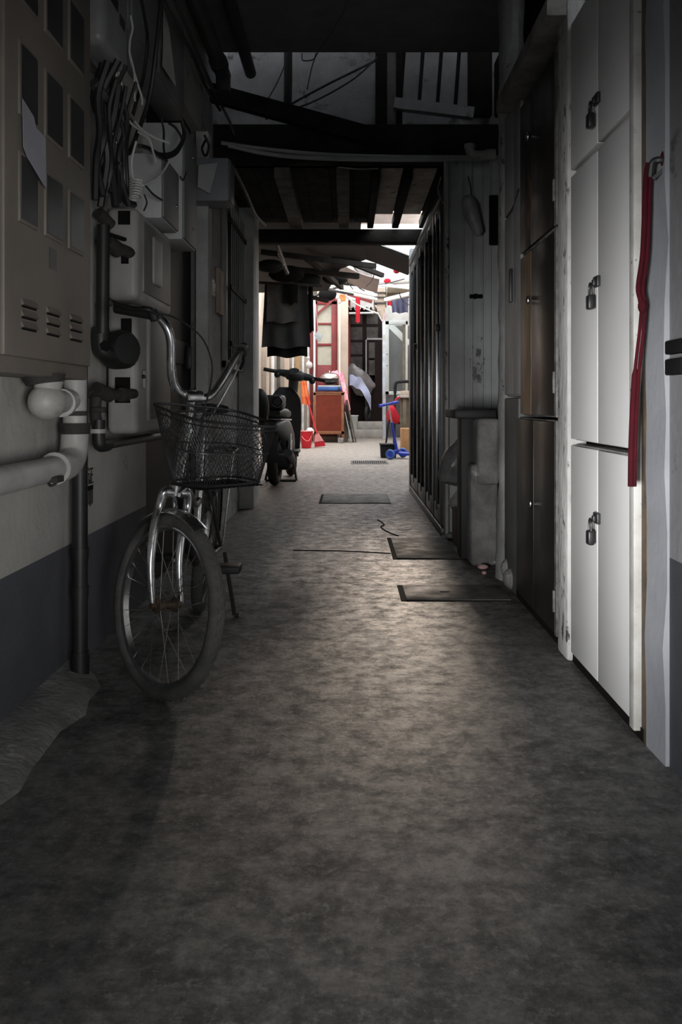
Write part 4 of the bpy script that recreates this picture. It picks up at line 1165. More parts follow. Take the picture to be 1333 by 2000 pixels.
obj('brake_cable', MB().tube(cr([P(472, 694, 2.66), P(460, 730, 2.62), P(430, 785, 2.58), P(404, 830, 2.56), P(388, 900, 2.56)], 7), 0.003, 6), m_chrome, bk)
# basket
Cb = Vector((-0.362, 2.385, 0))


def basket_pt(u, t):
    """u around the perimeter 0..1, t 0 bottom .. 1 rim"""
    a_, b_ = 0.112 + 0.042 * t, 0.082 + 0.038 * t
    ang = 2 * pi * u
    e = 0.5
    cx = math.copysign(abs(cos(ang)) ** e, cos(ang)) * a_
    cy = math.copysign(abs(sin(ang)) ** e, sin(ang)) * b_
    z = (0.585 + 0.182 * t) - (0.05 + 0.16 * t) * cy - 0.012 * t * cx / 0.15
    return Cb + Ld * cx + Fd * cy + Z * z


bs = thing  # noqa
rim_pts = [basket_pt(k / 72, 1.0) for k in range(72)]
bot_pts = [basket_pt(k / 72, 0.0) for k in range(72)]
bsk = obj('basket', MB().tube(rim_pts, 0.0038, 8, closed=True).tube(bot_pts, 0.0032, 6, closed=True).tube([basket_pt(k / 72, 0.92) for k in range(72)], 0.0022, 6, closed=True).tube([basket_pt(k / 72, 0.5) for k in range(72)], 0.0018, 5, closed=True), m_wire, bk)
ms = MB()
NW, TW = 62, 9
for k in range(NW):
    for sg in (1, -1):
        ms.tube([basket_pt((k + sg * TW * j / 8) / NW, j / 8) for j in range(9)], 0.00085, 4, caps=False)
for k in range(-7, 8):
    f = k / 8
    ms.tube([Cb + Ld * (0.108 * f) + Fd * y_ + Z * (0.577 - 0.05 * y_) for y_ in (-0.08, 0.08)], 0.0012, 4)
    ms.tube([Cb + Fd * (0.08 * f) + Ld * y_ + Z * (0.577 - 0.05 * 0.08 * f) for y_ in (-0.108, 0.108)], 0.0012, 4)
obj('wire_mesh', ms, m_wire, bsk)
for s_ in (-1, 1):
    obj('basket_bracket', MB().beam(stem + Ld * 0.03 * s_ - sa * 0.05, basket_pt(0.75, 0.9) + Ld * 0.03 * s_, 0.012, 0.004), m_chrome, bk)
obj('basket_bracket', MB().beam(crown + Fd * 0.02, basket_pt(0.75, 0.02), 0.02, 0.004), m_chrome, bk)
# front mudguard
def guard(hub, fwd, up, ax, a0, a1, r=0.262, n=18):
    g_ = MB()
    for s2 in (0,):
        pass

    def fn(u, v):
        a = a0 + (a1 - a0) * u
        w2 = (v - 0.5) * 2
        rr = r - 0.012 * w2 * w2
        return hub + (fwd * cos(a) + up * sin(a)) * rr + ax * 0.026 * w2

    def th(u, v):
        a = a0 + (a1 - a0) * u
        return (fwd * cos(a) + up * sin(a)) * 0.0008
    g_.sheet(fn, n, 6, th)
    return g_


obj('front_mudguard', guard(HF, Fd, UP, AX, radians(58), radians(128)), m_chrome, bk)
obj('mudguard_stay', MB().tube([HF + UP * 0.262, crown - sa * 0.02], 0.006, 8).tube([HF + (UP * 0.9 - Fd * 0.42) * 0.262, crown - Fd * 0.03 - sa * 0.05], 0.004, 6), m_chrome, bk)
obj('rear_mudguard', guard(HR, B_, UR, AR, radians(10), radians(175), 0.264, 30), m_chrome, bk)
# frame
bb = P(382, 1098, 2.95)
stt = P(399, 815, 3.05)
obj('main_tube', MB().tube(cr([h1 + sa * 0.05, P(356, 985, 2.62), P(372, 1060, 2.8), bb], 6), 0.016, 12), m_frame_paint, bk)
obj('seat_tube', MB().tube([bb, bb.lerp(stt, 0.62)], 0.016, 12), m_chrome, bk)
obj('seat_post', MB().tube([bb.lerp(stt, 0.60), stt], 0.0125, 12), m_chrome, bk)
obj('top_tube', MB().tube(cr([h2 - sa * 0.03, P(362, 930, 2.62), P(378, 985, 2.85), bb.lerp(stt, 0.42)], 6), 0.013, 12), m_frame_paint, bk)
for s_ in (-1, 1):
    obj('stay', MB().tube([bb + AR * 0.03 * s_, HR + AR * 0.055 * s_], 0.008, 8).tube([bb.lerp(stt, 0.58) + AR * 0.02 * s_, HR + AR * 0.055 * s_], 0.007, 8), m_frame_paint, bk)
sd = MB()
sdc = stt + Z * 0.012
for i in range(9):
    pass
sd.sheet(lambda u, v: sdc + Vector((0, 0, 0)) - B_ * (0.11 - 0.24 * u) + LR * ((v - 0.5) * (0.15 - 0.11 * min(1, u * 1.35))) + Z * (0.012 * (1 - (2 * v - 1) ** 2) + 0.014 * (1 - u)), 12, 8, (0, 0, 0.011))
obj('saddle', sd, m_rubber, bk)
ch = obj('chainring', MB().lathe([(0.03, -0.002), (0.075, -0.002), (0.075, 0.002), (0.03, 0.002)], bb - AR * 0.05, AR, 28, closed=True).beam(bb - AR * 0.05 - Z * 0.06, bb - AR * 0.05 + Z * 0.06, 0.012, 0.004), m_wire, bk)
for s_ in (-1, 1):
    e = bb + AR * 0.07 * s_ + (B_ * 0.15 + Z * 0.02) * s_
    cr_ = obj('crank', MB().tube([bb + AR * 0.065 * s_, e], 0.009, 8), m_chrome, bk)
    obj('pedal', MB().box(e + Vector((-0.045, -0.04, -0.012)) + AR * 0.05 * s_, e + Vector((0.045, 0.04, 0.012)) + AR * 0.05 * s_, 0.005), m_rubber, cr_)
# rear carrier
rk = [HR + Z * 0.37 - B_ * 0.16 + LR * 0.055, HR + Z * 0.37 + B_ * 0.13 + LR * 0.055, HR + Z * 0.37 + B_ * 0.13 - LR * 0.055, HR + Z * 0.37 - B_ * 0.16 - LR * 0.055]
off = LR * 0.05
ca = MB().tube(cr([p + off for p in rk], 5, closed=True), 0.004, 8, closed=True)
for f in (0.25, 0.5, 0.75):
    ca.tube([rk[0].lerp(rk[1], f) + off, rk[3].lerp(rk[2], f) + off], 0.003, 6)
for s_ in (-1, 1):
    ca.tube([HR + Z * 0.37 + off + LR * 0.055 * s_, HR + AR * 0.06 * s_], 0.0035, 6)
obj('carrier', ca, m_chrome, bk)
obj('kickstand', MB().tube([HR + AR * 0.07 - Z * 0.02, Vector((-0.425, 3.25, 0.008))], 0.008, 8).tube([Vector((-0.425, 3.25, 0.006)), Vector((-0.41, 3.25, 0.006))], 0.009, 8), m_frame_paint, bk)

# ------------------------------------------------------------------ moped
mp_ = thing('moped', 'slate grey moped parked in the shade before the courtyard', 'moped', (-0.70, 9.0, 0))
Rw, Fw = Vector((-0.715, 8.45, 0.215)), Vector((-0.635, 9.58, 0.215))
fd = (Fw - Rw); fd.z = 0; fd.normalize()
rt = Vector((fd.y, -fd.x, 0))


def mwheel(c, ax, name):
    prof = [(0.165 + 0.05 * cos(2 * pi * k / 14), 0.05 * sin(2 * pi * k / 14)) for k in range(14)]
    w_ = obj(name, MB().lathe(prof, c, ax, 30, closed=True), m_rubber, mp_)
    obj('rim', MB().lathe([(0, -0.03), (0.05, -0.035), (0.12, -0.02), (0.125, 0), (0.12, 0.02), (0.05, 0.035), (0, 0.03)], c, ax, 24), m_moped_black, w_)
    return w_


mwheel(Rw, rt, 'rear_wheel')
fax = (rt + fd * 0.25).normalized()
mwheel(Fw, fax, 'front_wheel')


def MP(f, r, z):
    return Vector((Rw.x, Rw.y, 0)) + fd * f + rt * r + Z * z


def loft(secs, m, name, parent, n=20, e=0.75):
    """secs: (forward, z_center, half_width, half_height, right offset)"""
    b2 = MB()
    rings = []
    for (f, zc, hw, hh, ro) in secs:
        rg = []
        for k in range(n):
            a = 2 * pi * k / n
            cx = math.copysign(abs(cos(a)) ** e, cos(a)) * hw
            cz = math.copysign(abs(sin(a)) ** e, sin(a)) * hh
            rg.append(b2.bm.verts.new(MP(f, cx + ro, zc + cz)))
        rings.append(rg)
    for i in range(len(rings) - 1):
        for k in range(n):
            b2.bm.faces.new([rings[i][k], rings[i][(k + 1) % n], rings[i + 1][(k + 1) % n], rings[i + 1][k]])
    b2.bm.faces.new(rings[0]); b2.bm.faces.new(rings[-1])
    return obj(name, b2, m, parent)


loft([(-0.28, 0.56, 0.05, 0.03, 0), (-0.2, 0.55, 0.10, 0.08, 0), (0.0, 0.53, 0.145, 0.13, 0), (0.2, 0.50, 0.15, 0.16, 0), (0.42, 0.42, 0.14, 0.15, 0), (0.55, 0.33, 0.12, 0.08, 0)], m_moped, 'body_cowl', mp_)
st = loft([(-0.24, 0.70, 0.09, 0.03, 0), (-0.15, 0.71, 0.125, 0.05, 0), (0.1, 0.70, 0.135, 0.055, 0), (0.3, 0.69, 0.12, 0.05, 0), (0.42, 0.66, 0.07, 0.03, 0)], m_moped_seat, 'seat', mp_)
obj('seat_trim', MB().tube(cr([MP(-0.24, -0.09, 0.645), MP(-0.12, -0.135, 0.64), MP(0.1, -0.145, 0.635)], 5), 0.008, 8).tube(cr([MP(-0.24, 0.09, 0.645), MP(-0.12, 0.135, 0.64), MP(0.1, 0.145, 0.635)], 5), 0.008, 8).tube([MP(-0.25, -0.09, 0.645), MP(-0.25, 0.09, 0.645)], 0.008, 8), m_tin, st)
tb = obj('top_box', MB().box((-0.125, -0.12, 0), (0.125, 0.10, 0.13), 0.035, 3, Matrix.Translation(MP(-0.18, 0.0, 0.745)) @ Matrix.Rotation(-math.atan2(fd.x, fd.y), 4, 'Z')), m_moped_seat, mp_)
obj('reflector', MB().lathe([(0, 0.012), (0.034, 0.012), (0.042, 0.004), (0.042, -0.02)], MP(-0.30, 0.07, 0.81), -fd, 20).lathe([(0.046, 0.008), (0.052, 0.012), (0.056, 0.0), (0.05, -0.02)], MP(-0.30, 0.07, 0.81), -fd, 20), m_lamp, tb)
obj('tail_light', MB().sphere(MP(-0.29, 0, 0.585), 0.05, 14, (1.3, 0.5, 0.6)), m_lamp, mp_)
obj('rear_mudguard', MB().sheet(lambda u, v: Vector((Rw.x, Rw.y, 0.215)) + (-fd * cos(radians(10 + 120 * u)) + Z * sin(radians(10 + 120 * u))) * 0.255 + rt * (v - 0.5) * 0.15, 12, 4, (0, 0, 0.004)).box(MP(-0.30, -0.07, 0.24) , MP(-0.285, 0.07, 0.42), 0.004), m_moped_black, mp_)
obj('plate', MB().prism([MP(-0.315, -0.075, 0.40), MP(-0.315, 0.075, 0.40), MP(-0.305, 0.075, 0.50), MP(-0.305, -0.075, 0.50)], fd * 0.006), m_moped_seat, mp_)
obj('exhaust', MB().tube(cr([MP(0.35, 0.10, 0.22), MP(0.1, 0.15, 0.22), MP(-0.05, 0.165, 0.27), MP(-0.25, 0.165, 0.33)], 6), [0.02] * 6 + [0.028] * 3 + [0.042] * 10, 12), m_moped, mp_)
obj('shock_absorber', MB().tube([MP(-0.02, 0.135, 0.24), MP(0.06, 0.135, 0.50)], 0.024, 10).tube([MP(0.0, 0.135, 0.30), MP(0.04, 0.135, 0.44)], 0.033, 10), m_tin, mp_)
obj('engine', MB().box((-0.10, -0.16, 0.15), (0.12, 0.16, 0.32), 0.04, 3, Matrix.Translation(MP(0.12, 0.03, 0))), m_moped_black, mp_)
obj('floor_board', MB().box((-0.15, -0.20, 0.27), (0.15, 0.22, 0.31), 0.012, 2, Matrix.Translation(MP(0.70, 0, 0))), m_moped_black, mp_)
# leg shield: curved shell
def shield(u, v):
    z = 0.30 + 0.67 * v
    hw = 0.165 * (1 - max(0, (v - 0.72) / 0.28) ** 2.2 * 0.62) * (0.86 + 0.14 * min(1, v * 2.2))
    s2 = (u - 0.5) * 2
    return MP(0.90 + 0.10 * (1 - v) - 0.05 + 0.06 * (1 - s2 * s2), -0.02 + s2 * hw, z)


obj('leg_shield', MB().sheet(shield, 14, 16, fd * 0.012), m_moped, mp_)
obj('steering_column', MB().tube([MP(1.0, 0.03, 0.75), MP(0.93, 0.06, 1.05)], [0.05, 0.055], 14), m_moped, mp_)
pod = MB()
pod.box((-0.105, -0.09, -0.06), (0.105, 0.09, 0.05), 0.045, 3, Matrix.Translation(MP(0.93, 0.075, 1.10)) @ Matrix.Rotation(radians(6), 4, 'Y'))
hp = obj('handlebar_cowl', pod, m_moped, mp_)
obj('instrument', MB().lathe([(0, 0.012), (0.06, 0.010), (0.068, 0), (0.068, -0.03)], MP(0.87, 0.07, 1.135), (0, -0.55, 0.85), 24), m_lamp, hp)
for s_ in (-1, 1):
    tilt = -0.035 * s_
    arm = obj('handlebar_arm', MB().tube([MP(0.93, 0.075 + 0.08 * s_, 1.10 + tilt * 0.4), MP(0.92, 0.075 + 0.19 * s_, 1.10 + tilt)], [0.045, 0.032], 12), m_moped, mp_)
    obj('grip', MB().tube([MP(0.92, 0.075 + 0.18 * s_, 1.10 + tilt), MP(0.88, 0.075 + 0.335 * s_, 1.10 + tilt * 1.8)], 0.02, 12).sphere(MP(0.90, 0.075 + 0.19 * s_, 1.07 + tilt), 0.035, 10), m_moped_black, arm)
obj('front_mudguard', MB().sheet(lambda u, v: Fw + ((-fd) * cos(radians(20 + 140 * u)) + Z * sin(radians(20 + 140 * u))) * 0.245 + fax * (v - 0.5) * 0.15, 14, 4, (0, 0, 0.004)), m_moped, mp_)
obj('fork', MB().tube([Fw + fax * 0.07, MP(1.02, 0.09, 0.62)], 0.018, 10).tube([Fw - fax * 0.07, MP(1.02, -0.03, 0.62)], 0.018, 10), m_moped_black, mp_)
obj('centre_stand', MB().tube([MP(0.45, 0.12, 0.22), MP(0.40, 0.16, 0.012)], 0.012, 8).tube([MP(0.40, 0.155, 0.012), MP(0.40, -0.155, 0.012)], 0.012, 8).tube([MP(0.45, -0.12, 0.22), MP(0.40, -0.16, 0.012)], 0.012, 8), m_moped_black, mp_)

solo('black_bag', MB().sphere(P(508, 797, 7.6), 0.15, 18, (0.55, 0.7, 1.15)), m_blackplastic, 'round black bag hanging on the pier beside the moped', 'bag')

# ------------------------------------------------------------------ hanging washing
def cloth(name, cx, y, z0, z1, w0, w1, m, label, fold=0.02, nf=3.0, thick=0.006, cat='clothes', group=None, dx=0.0):
    def fn(u, v):
        wd = w1 + (w0 - w1) * v
        s2 = (u - 0.5)
        return Vector((cx + dx * (1 - v) + s2 * wd, y + fold * sin(2 * pi * nf * u + 1.3 * v) * (1 - 0.5 * v), z0 + (z1 - z0) * v + 0.012 * sin(2 * pi * 1.5 * u) * (1 - v)))
    return solo(name, MB().sheet(fn, 30, 12, (0, thick, 0)), m, label, cat, group)


solo('bamboo_pole', MB().tube([(-1.79, 9.42, 2.14), (-0.28, 9.36, 2.06)], 0.016, 10), m_darkwood, 'dark bamboo pole holding the grey washing', 'pole')
cloth('hanging_coat', -0.675, 9.42, 1.40, 2.09, 0.46, 0.53, m_coat, 'wide dark grey coat hanging on the bamboo pole above the moped', 0.02, 2.5)
cloth('hanging_towel', -0.705, 9.36, 1.665, 2.07, 0.34, 0.35, m_towel, 'lighter grey towel folded over the dark grey coat', 0.012, 1.5)
cloth('hanging_trousers', -0.665, 9.47, 1.30, 2.08, 0.42, 0.44, m_blackcloth, 'black trousers showing below the dark grey coat', 0.015, 2)
cloth('hanging_scarf', -0.412, 9.45, 1.57, 2.07, 0.05, 0.075, m_blackcloth, 'narrow black sleeve hanging at the right of the dark grey coat', 0.01, 1)
cloth('hanging_shirt', -0.62, 9.32, 1.86, 2.07, 0.16, 0.15, m_blackcloth, 'small black cloth draped on the lighter grey towel', 0.01, 1)

# ------------------------------------------------------------------ courtyard
struct('roof_awning', MB().prism([(-1.82, 8.9, 2.45), (0.15, 8.9, 2.45), (0.2, 9.9, 2.43), (-0.1, 10.6, 2.43), (-0.3, 12.6, 2.42), (-1.82, 12.9, 2.42)], (0, 0, 0.03)).prism([(0.15, 8.9, 2.45), (0.68, 8.9, 2.25), (0.68, 9.9, 2.25), (0.2, 9.9, 2.43)], (0, 0, 0.03)), m_tile, 'dark sagging awning over the left side of the courtyard', 'awning')
struct('roof_left', MB().prism([(-1.85, 6.9, 2.4), (0.12, 6.9, 2.4), (0.12, 9.2, 2.55), (-1.85, 9.2, 2.55)], (0, 0, 0.03)), m_tile)
solo('eave_strip', MB().tube([(0.14, 8.88, 2.49), (0.70, 8.88, 2.275)], 0.008, 6), m_white, 'thin white pipe along the edge of the dark awning', 'pipe')
solo('fabric_sheet', MB().sheet(lambda u, v: P(662, 512, 11.5).lerp(P(742, 545, 11.5), u) + Vector((0, 1.1 * v, -0.04 * v - 0.03 * sin(pi * u))), 12, 5, (0, 0, 0.004)), m_clearsheet, 'pale pinkish canopy sheet under the dark awning', 'sheet')

for i, (a_, c_, wd_, lb) in enumerate((
        ((510, 492, 8.7), (735, 520, 8.8), 0.05, 'black pole crossing just below the awning edge'),
        ((515, 520, 9.6), (700, 540, 10.2), 0.06, 'sooty batten under the middle of the awning'),
        ((540, 475, 8.5), (562, 535, 8.7), 0.03, 'short grey strut hanging at the left of the awning'),
        ((600, 505, 9.4), (668, 562, 11.0), 0.05, 'sooty batten slanting down to the right under the awning'),
        ((650, 500, 9.8), (748, 538, 10.4), 0.05, 'black batten at the lower right edge of the awning'),
        ((520, 560, 11.5), (640, 588, 12.5), 0.05, 'long sooty bamboo above the hanging coat'))):
    solo('awning_batten', MB().beam(P(*a_), P(*c_), wd_, wd_), m_rafter if i == 2 else m_timber, lb, 'batten')
for i, (px, py, Y, r, mm, lb) in enumerate(((560, 535, 9.2, 0.13, m_blackcloth, 'black bundle stowed above the grey coat'), (600, 548, 10.0, 0.12, m_blackplastic, 'glossy black sack stowed right of the black bundle'), (655, 545, 10.8, 0.11, m_tile, 'grey-black roll stowed under the awning batten'), (528, 520, 8.9, 0.10, m_blackplastic, 'small black sack stowed at the pier under the awning'))):
    solo('stowed_bundle', MB().sphere(P(px, py, Y), r, 14, (1.5, 1, 0.7)), mm, lb, 'bundle')
ch_ = MB()
for k in range(11):
    q_ = P(544 + 1.8 * k, 497 + 3.4 * k, 8.4)
    ch_.sphere(q_, 0.008, 6)
solo('bead_chain', ch_, m_screw, 'short shiny chain hanging above the grey coat', 'chain', kind='stuff')
struct('sun_blocker_slab', MB().box((-0.4, 14.0, 3.86), (1.7, 14.9, 5.2)), m_clearsheet)  # unseen slab, added to block sun passing over the awning
# courtyard rear-left wall with red door
struct('wall_court', MB().box((-1.82, 18.2, 0), (-0.22, 18.35, 3.3)), m_beige, 'beige wall around the red door', 'wall')
struct('trim_11', MB().box((-0.225, 17.95, 0), (-0.005, 20.7, 3.25), 0.01), m_cream, 'cream pillar between the red door and the dark doorway', 'pillar')
d = thing('door_2', 'red glazed door in the sunlit courtyard', 'door', (-0.5, 18.15, 0))
d['kind'] = 'structure'
X0, X1 = -0.70, -0.24
obj('frame', MB().box((X0 - 0.0, 18.12, 0.1), (X0 + 0.055, 18.2, 2.92), 0.005).box((X1 - 0.115, 18.12, 0.1), (X1, 18.2, 2.92), 0.005).box((X0, 18.12, 2.85), (X1, 18.2, 2.95), 0.005)
    .box((X0, 18.125, 0.1), (X1, 18.2, 1.59), 0.005).box((X0, 18.13, 1.99), (X1, 18.2, 2.04), 0.003).box((X0, 18.13, 2.43), (X1, 18.2, 2.47), 0.003).beam((X0 + 0.02, 18.11, 2.62), (X1 - 0.02, 18.11, 3.0), 0.03, 0.045), m_red, d)
for (za, zb) in ((1.59, 1.99), (2.04, 2.43), (2.47, 2.85)):
    obj('pane', MB().box((X0 + 0.05, 18.16, za), (X1 - 0.11, 18.19, zb)), m_curtain, d)
struct('trim_12', MB().box((-0.80, 18.12, 0), (-0.745, 18.2, 3.0), 0.004), m_red, 'red door post left of the white pipe', 'trim')
for i, (px, wpx, mm, lb) in enumerate(((614.5, 2.2, m_pvc, 'white downpipe close against the red door'), (592, 2.6, m_pvc, 'white pipe above the moped, right of the ochre board'), (572.5, 2.2, m_pvc, 'white pipe between the beige plank and the ochre board'), (602, 1.6, m_pvc, 'thin white pipe behind the white lampshade'), (664, 1.3, m_pvc, 'thin white pipe on the cream pillar beside the red door'))):
    solo('wall_pipe', MB().tube([P(px, 900, 18.05 - 0.2 * (px > 660)) * 1.0 - Vector((0, 0, P(px, 900, 18.05).z)), P(px, 560, 18.05 - 0.2 * (px > 660))], wpx * 18.05 / 1700, 10), mm, lb, 'pipe', 'white courtyard pipes')
for i, (px, wpx, mm, lb) in enumerate(((544, 7, m_darkwood, 'dark plank leaning upright below the washing'), (560.5, 10, m_cream, 'beige plank leaning upright below the washing'), (582, 9, m_ochre, 'ochre board leaning behind the handlebar of the moped'), (523, 6, m_cream, 'narrow pale plank at the far left behind the moped'), (533, 6, m_white, 'white plank left of the dark plank'))):
    a_ = P(px, 680, 17.9)
    solo('leaning_plank', MB().box((a_.x - wpx * 0.0053, 17.9, 0), (a_.x + wpx * 0.0053, 17.94, 2.05), 0.004), mm, lb, 'plank', 'planks behind the moped')
t = thing('wall_lamp', 'round white lampshade on the wall left of the red door', 'lamp', P(603, 720, 17.9))
obj('shade', MB().sphere(P(604, 713, 17.85), 0.075, 16, (0.95, 0.8, 1)), m_white, t)
obj('arm', MB().sphere(P(602, 699, 17.9), 0.04, 10).tube([P(602, 699, 17.9), P(604, 710, 17.9)], 0.02, 8), m_white, t)
t = thing('foil_ornament', 'silver foil diamond hanging in front of the red door', 'ornament', P(624, 668, 15.0))
obj('foil', MB().prism([P(614, 655, 15), P(621, 645, 15), P(626, 651, 15), P(632, 654, 15), P(625, 667, 15), P(619, 664, 15)], (0, 0.04, 0)), m_foil, t, 10)
obj('string', MB().tube([P(622, 646, 15.02), P(616, 585, 15.02)], 0.004, 6), m_white, t)
# red-brown cabinet
t = thing('kitchen_cabinet', 'red-brown wooden cabinet standing in the courtyard by the red door', 'cabinet', (-0.39, 17.7, 0))
cx0, cx1, cy0, cy1 = -0.702, -0.088, 17.5, 17.95
obj('carcass', MB().box((cx0, cy0 + 0.01, 0.17), (cx1, cy1, 1.0), 0.004), m_cab_frame, t)
obj('front_panel', MB().box((cx0 + 0.05, cy0 - 0.004, 0.235), (cx1 - 0.055, cy0 + 0.02, 0.955)), m_cab_panel, t)
obj('front_frame', MB().box((cx0, cy0 - 0.012, 0.17), (cx0 + 0.05, cy0 + 0.02, 1.0), 0.003).box((cx1 - 0.055, cy0 - 0.012, 0.0), (cx1, cy0 + 0.02, 1.0), 0.003).box((cx0, cy0 - 0.012, 0.17), (cx1, cy0 + 0.02, 0.235), 0.003).box((cx0, cy0 - 0.012, 0.955), (cx1, cy0 + 0.02, 1.0), 0.003), m_cab_frame, t)
obj('cabinet_top', MB().box((cx0 - 0.015, cy0 - 0.025, 1.0), (cx1 + 0.015, cy1, 1.025), 0.004), m_cab_frame, t)
for (xx, yy) in ((cx0, cy0 + 0.02), (cx0, cy1 - 0.05), (cx1 - 0.05, cy1 - 0.05)):
    obj('leg', MB().box((xx, yy, 0), (xx + 0.05, yy + 0.05, 0.18)), m_cab_frame, t)
solo('floor_brick', MB().box((-0.21, 17.3, 0), (-0.10, 17.45, 0.10), 0.01), m_concrete, 'grey brick on the floor under the edge of the red-brown cabinet', 'brick')
t = thing('gas_stove', 'blue table-top gas stove on the red-brown cabinet', 'stove', (-0.38, 17.7, 1.025))
obj('stove_body', MB().box((-0.63, 17.52, 1.045), (-0.14, 17.88, 1.125), 0.015, 2), m_stove, t)
obj('stove_top', MB().box((-0.62, 17.53, 1.125), (-0.15, 17.87, 1.15), 0.01), m_tin, t)
obj('pan_support', MB().tube([(-0.36 + 0.12 * cos(k * pi / 6), 17.7 + 0.12 * sin(k * pi / 6), 1.165) for k in range(12)], 0.01, 6, closed=True), m_wok, t)
obj('control_knob', MB().lathe([(0.025, 0), (0.022, 0.025), (0, 0.025)], (-0.19, 17.52, 1.085), (0, -1, 0), 12), m_wok, t)
for xx in (-0.61, -0.17):
    obj('foot', MB().box((xx, 17.54, 1.024), (xx + 0.03, 17.86, 1.046)), m_wok, t)
t = thing('wok', 'iron wok with a shiny steel lid on the blue stove', 'wok', (-0.38, 17.7, 1.17))
obj('pan', MB().lathe([(0, 0), (0.08, 0.01), (0.16, 0.06), (0.195, 0.12), (0.19, 0.12), (0.15, 0.07), (0, 0.02)], (-0.385, 17.7, 1.175), (0, 0, 1), 28), m_wok, t)
obj('lid', MB().lathe([(0.19, 0.118), (0.185, 0.15), (0.15, 0.20), (0.09, 0.235), (0.03, 0.245), (0, 0.246)], (-0.385, 17.7, 1.175), (0, 0, 1), 28).sphere((-0.385, 17.7, 1.435), 0.02, 10), m_tin, t)
pcl = cr([P(640, 735, 17.92), P(652, 727, 17.9), P(665, 732, 17.88), P(671, 752, 17.86), P(676, 775, 17.84), P(681, 802, 17.84)], 5)
mb = MB()
mb.sheet(lambda u, v: pcl[int(round(u * (len(pcl) - 1)))] + Vector((0.02 * sin(9 * v + 3 * u) + 0.10 * (v - 0.5), -0.06 + 0.14 * v, 0.05 * (v - 0.5) + 0.02 * sin(12 * v + 5 * u))), len(pcl) - 1, 10, (0.006, 0, 0.006))
solo('pink_cloth', mb, m_pinkcloth, 'pink patterned cloth draped behind the wok and down the cabinet side', 'cloth')
solo('red_bag', MB().sphere(P(683, 815, 17.9), 0.05, 12, (0.8, 0.8, 1.4)), m_redcloth, 'small red bag hanging below the pink cloth', 'bag')
for i, (xa, za, xb, th_, mm, lb) in enumerate(((-0.075, 0.62, 0.05, 0.018, m_alugrey, 'grey metal sheet leaning at the cabinet, innermost'), (-0.055, 0.74, 0.085, 0.025, m_blackplastic, 'black frame leaning between the metal sheet and the brown frame'), (-0.045, 0.86, 0.135, 0.03, m_brown, 'brown wooden frame leaning outermost beside the red-brown cabinet'))):
    a_, c_ = Vector((xb, 17.62, 0.012)), Vector((xa, 17.62, za))
    nrm = Vector((c_.z - a_.z, 0, a_.x - c_.x)).normalized() * th_
    solo('leaning_board', MB().prism([a_, c_, c_ + nrm, a_ + nrm], (0, 0.35, 0)), mm, lb, 'board', 'boards leaning beside the cabinet')
# bucket, broom and orange cloth
t = thing('red_bucket', 'red plastic bucket on the courtyard floor behind the moped', 'bucket', (-0.755, 15.4, 0))
bc = Vector((-0.745, 15.4, 0))
obj('pail', MB().lathe([(0, 0.004), (0.085, 0.004), (0.118, 0.30), (0.124, 0.305), (0.112, 0.30), (0.08, 0.012), (0, 0.012)], bc, (0, 0, 1), 28), m_bucket, t)
obj('rim', MB().tube([bc + Vector((0.122 * cos(k * pi / 12), 0.122 * sin(k * pi / 12), 0.302)) for k in range(24)], 0.006, 6, closed=True), m_palepink, t)
obj('handle', MB().tube(cr([bc + Vector((-0.11, 0, 0.29)), bc + Vector((-0.04, -0.125, 0.17)), bc + Vector((0.05, -0.125, 0.14)), bc + Vector((0.115, 0, 0.29))], 6), 0.005, 6), m_palepink, t)
blob(-0.69, 15.55, 0.30, (0.075, 0.07, 0.06, 0.0), 8, m_whitebag, 'white_bag', 'white plastic bag stuffed behind the red bucket')
t = thing('broom', 'red broom leaning with its head on the floor beside the red bucket', 'broom', (-0.52, 15.7, 0))
obj('handle', MB().tube([P(599, 775, 15.75), P(620, 848, 15.6)], 0.016, 10), m_bucket, t)
obj('broom_head', MB().prism([P(617, 846, 15.6), P(622, 846, 15.6), P(633, 862, 15.6), P(614.5, 864, 15.6)], (0, 0.07, 0)), m_palepink, t)
obj('bristles', MB().prism([P(614.5, 863.5, 15.6), P(633, 861, 15.6), P(636, 871, 15.6), P(615, 873.5, 15.6)], (0, 0.08, 0)), m_bucket, t)
cloth('orange_cloth', P(592, 760, 15.8).x, 15.9, P(592, 790, 15.9).z, P(592, 737, 15.9).z, 0.09, 0.16, m_orange, 'orange cloth hanging on the broom handle behind the moped', 0.03, 2.5, cat='cloth', dx=0.06)

# steps and dark doorway
solo('stone_step', MB().box((-0.004, 19.8, 0), (0.855, 20.7, 0.19), 0.012), m_step, 'lower concrete step in front of the dark doorway', 'step', 'concrete steps')
solo('stone_step', MB().box((-0.004, 20.1, 0.19), (0.855, 20.7, 0.37), 0.012), m_step, 'upper concrete step at the threshold of the dark doorway', 'step', 'concrete steps')
d = thing('door_3', 'dark brown double door with small panes above the steps', 'door', (0.4, 20.66, 0.37))
d['kind'] = 'structure'
obj('frame', MB().box((0.0, 20.6, 0.37), (0.80, 20.70, 3.05)), m_darkdoor, d)
for (xa, xb) in ((0.055, 0.33), (0.43, 0.70)):
    for (ya, yb) in ((608, 633), (639, 664), (669, 692), (697, 720)):
        obj('pane', MB().box((xa, 20.585, P(0, yb, 20.6).z), (xb, 20.605, P(0, ya, 20.6).z)), m_dullpane, d)
obj('red_jamb', MB().box((-0.005, 20.5, 0.37), (0.045, 20.62, 3.4)), m_red, d)
hd = thing('screen_door', 'narrow grey-edged inner door standing half open in the dark doorway', 'door', (0.58, 20.4, 0.37))
obj('screen_frame', MB().box((0.40, 20.38, 0.37), (0.43, 20.42, 2.32)).box((0.40, 20.38, 2.28), (0.80, 20.42, 2.32)), m_greycab, hd)
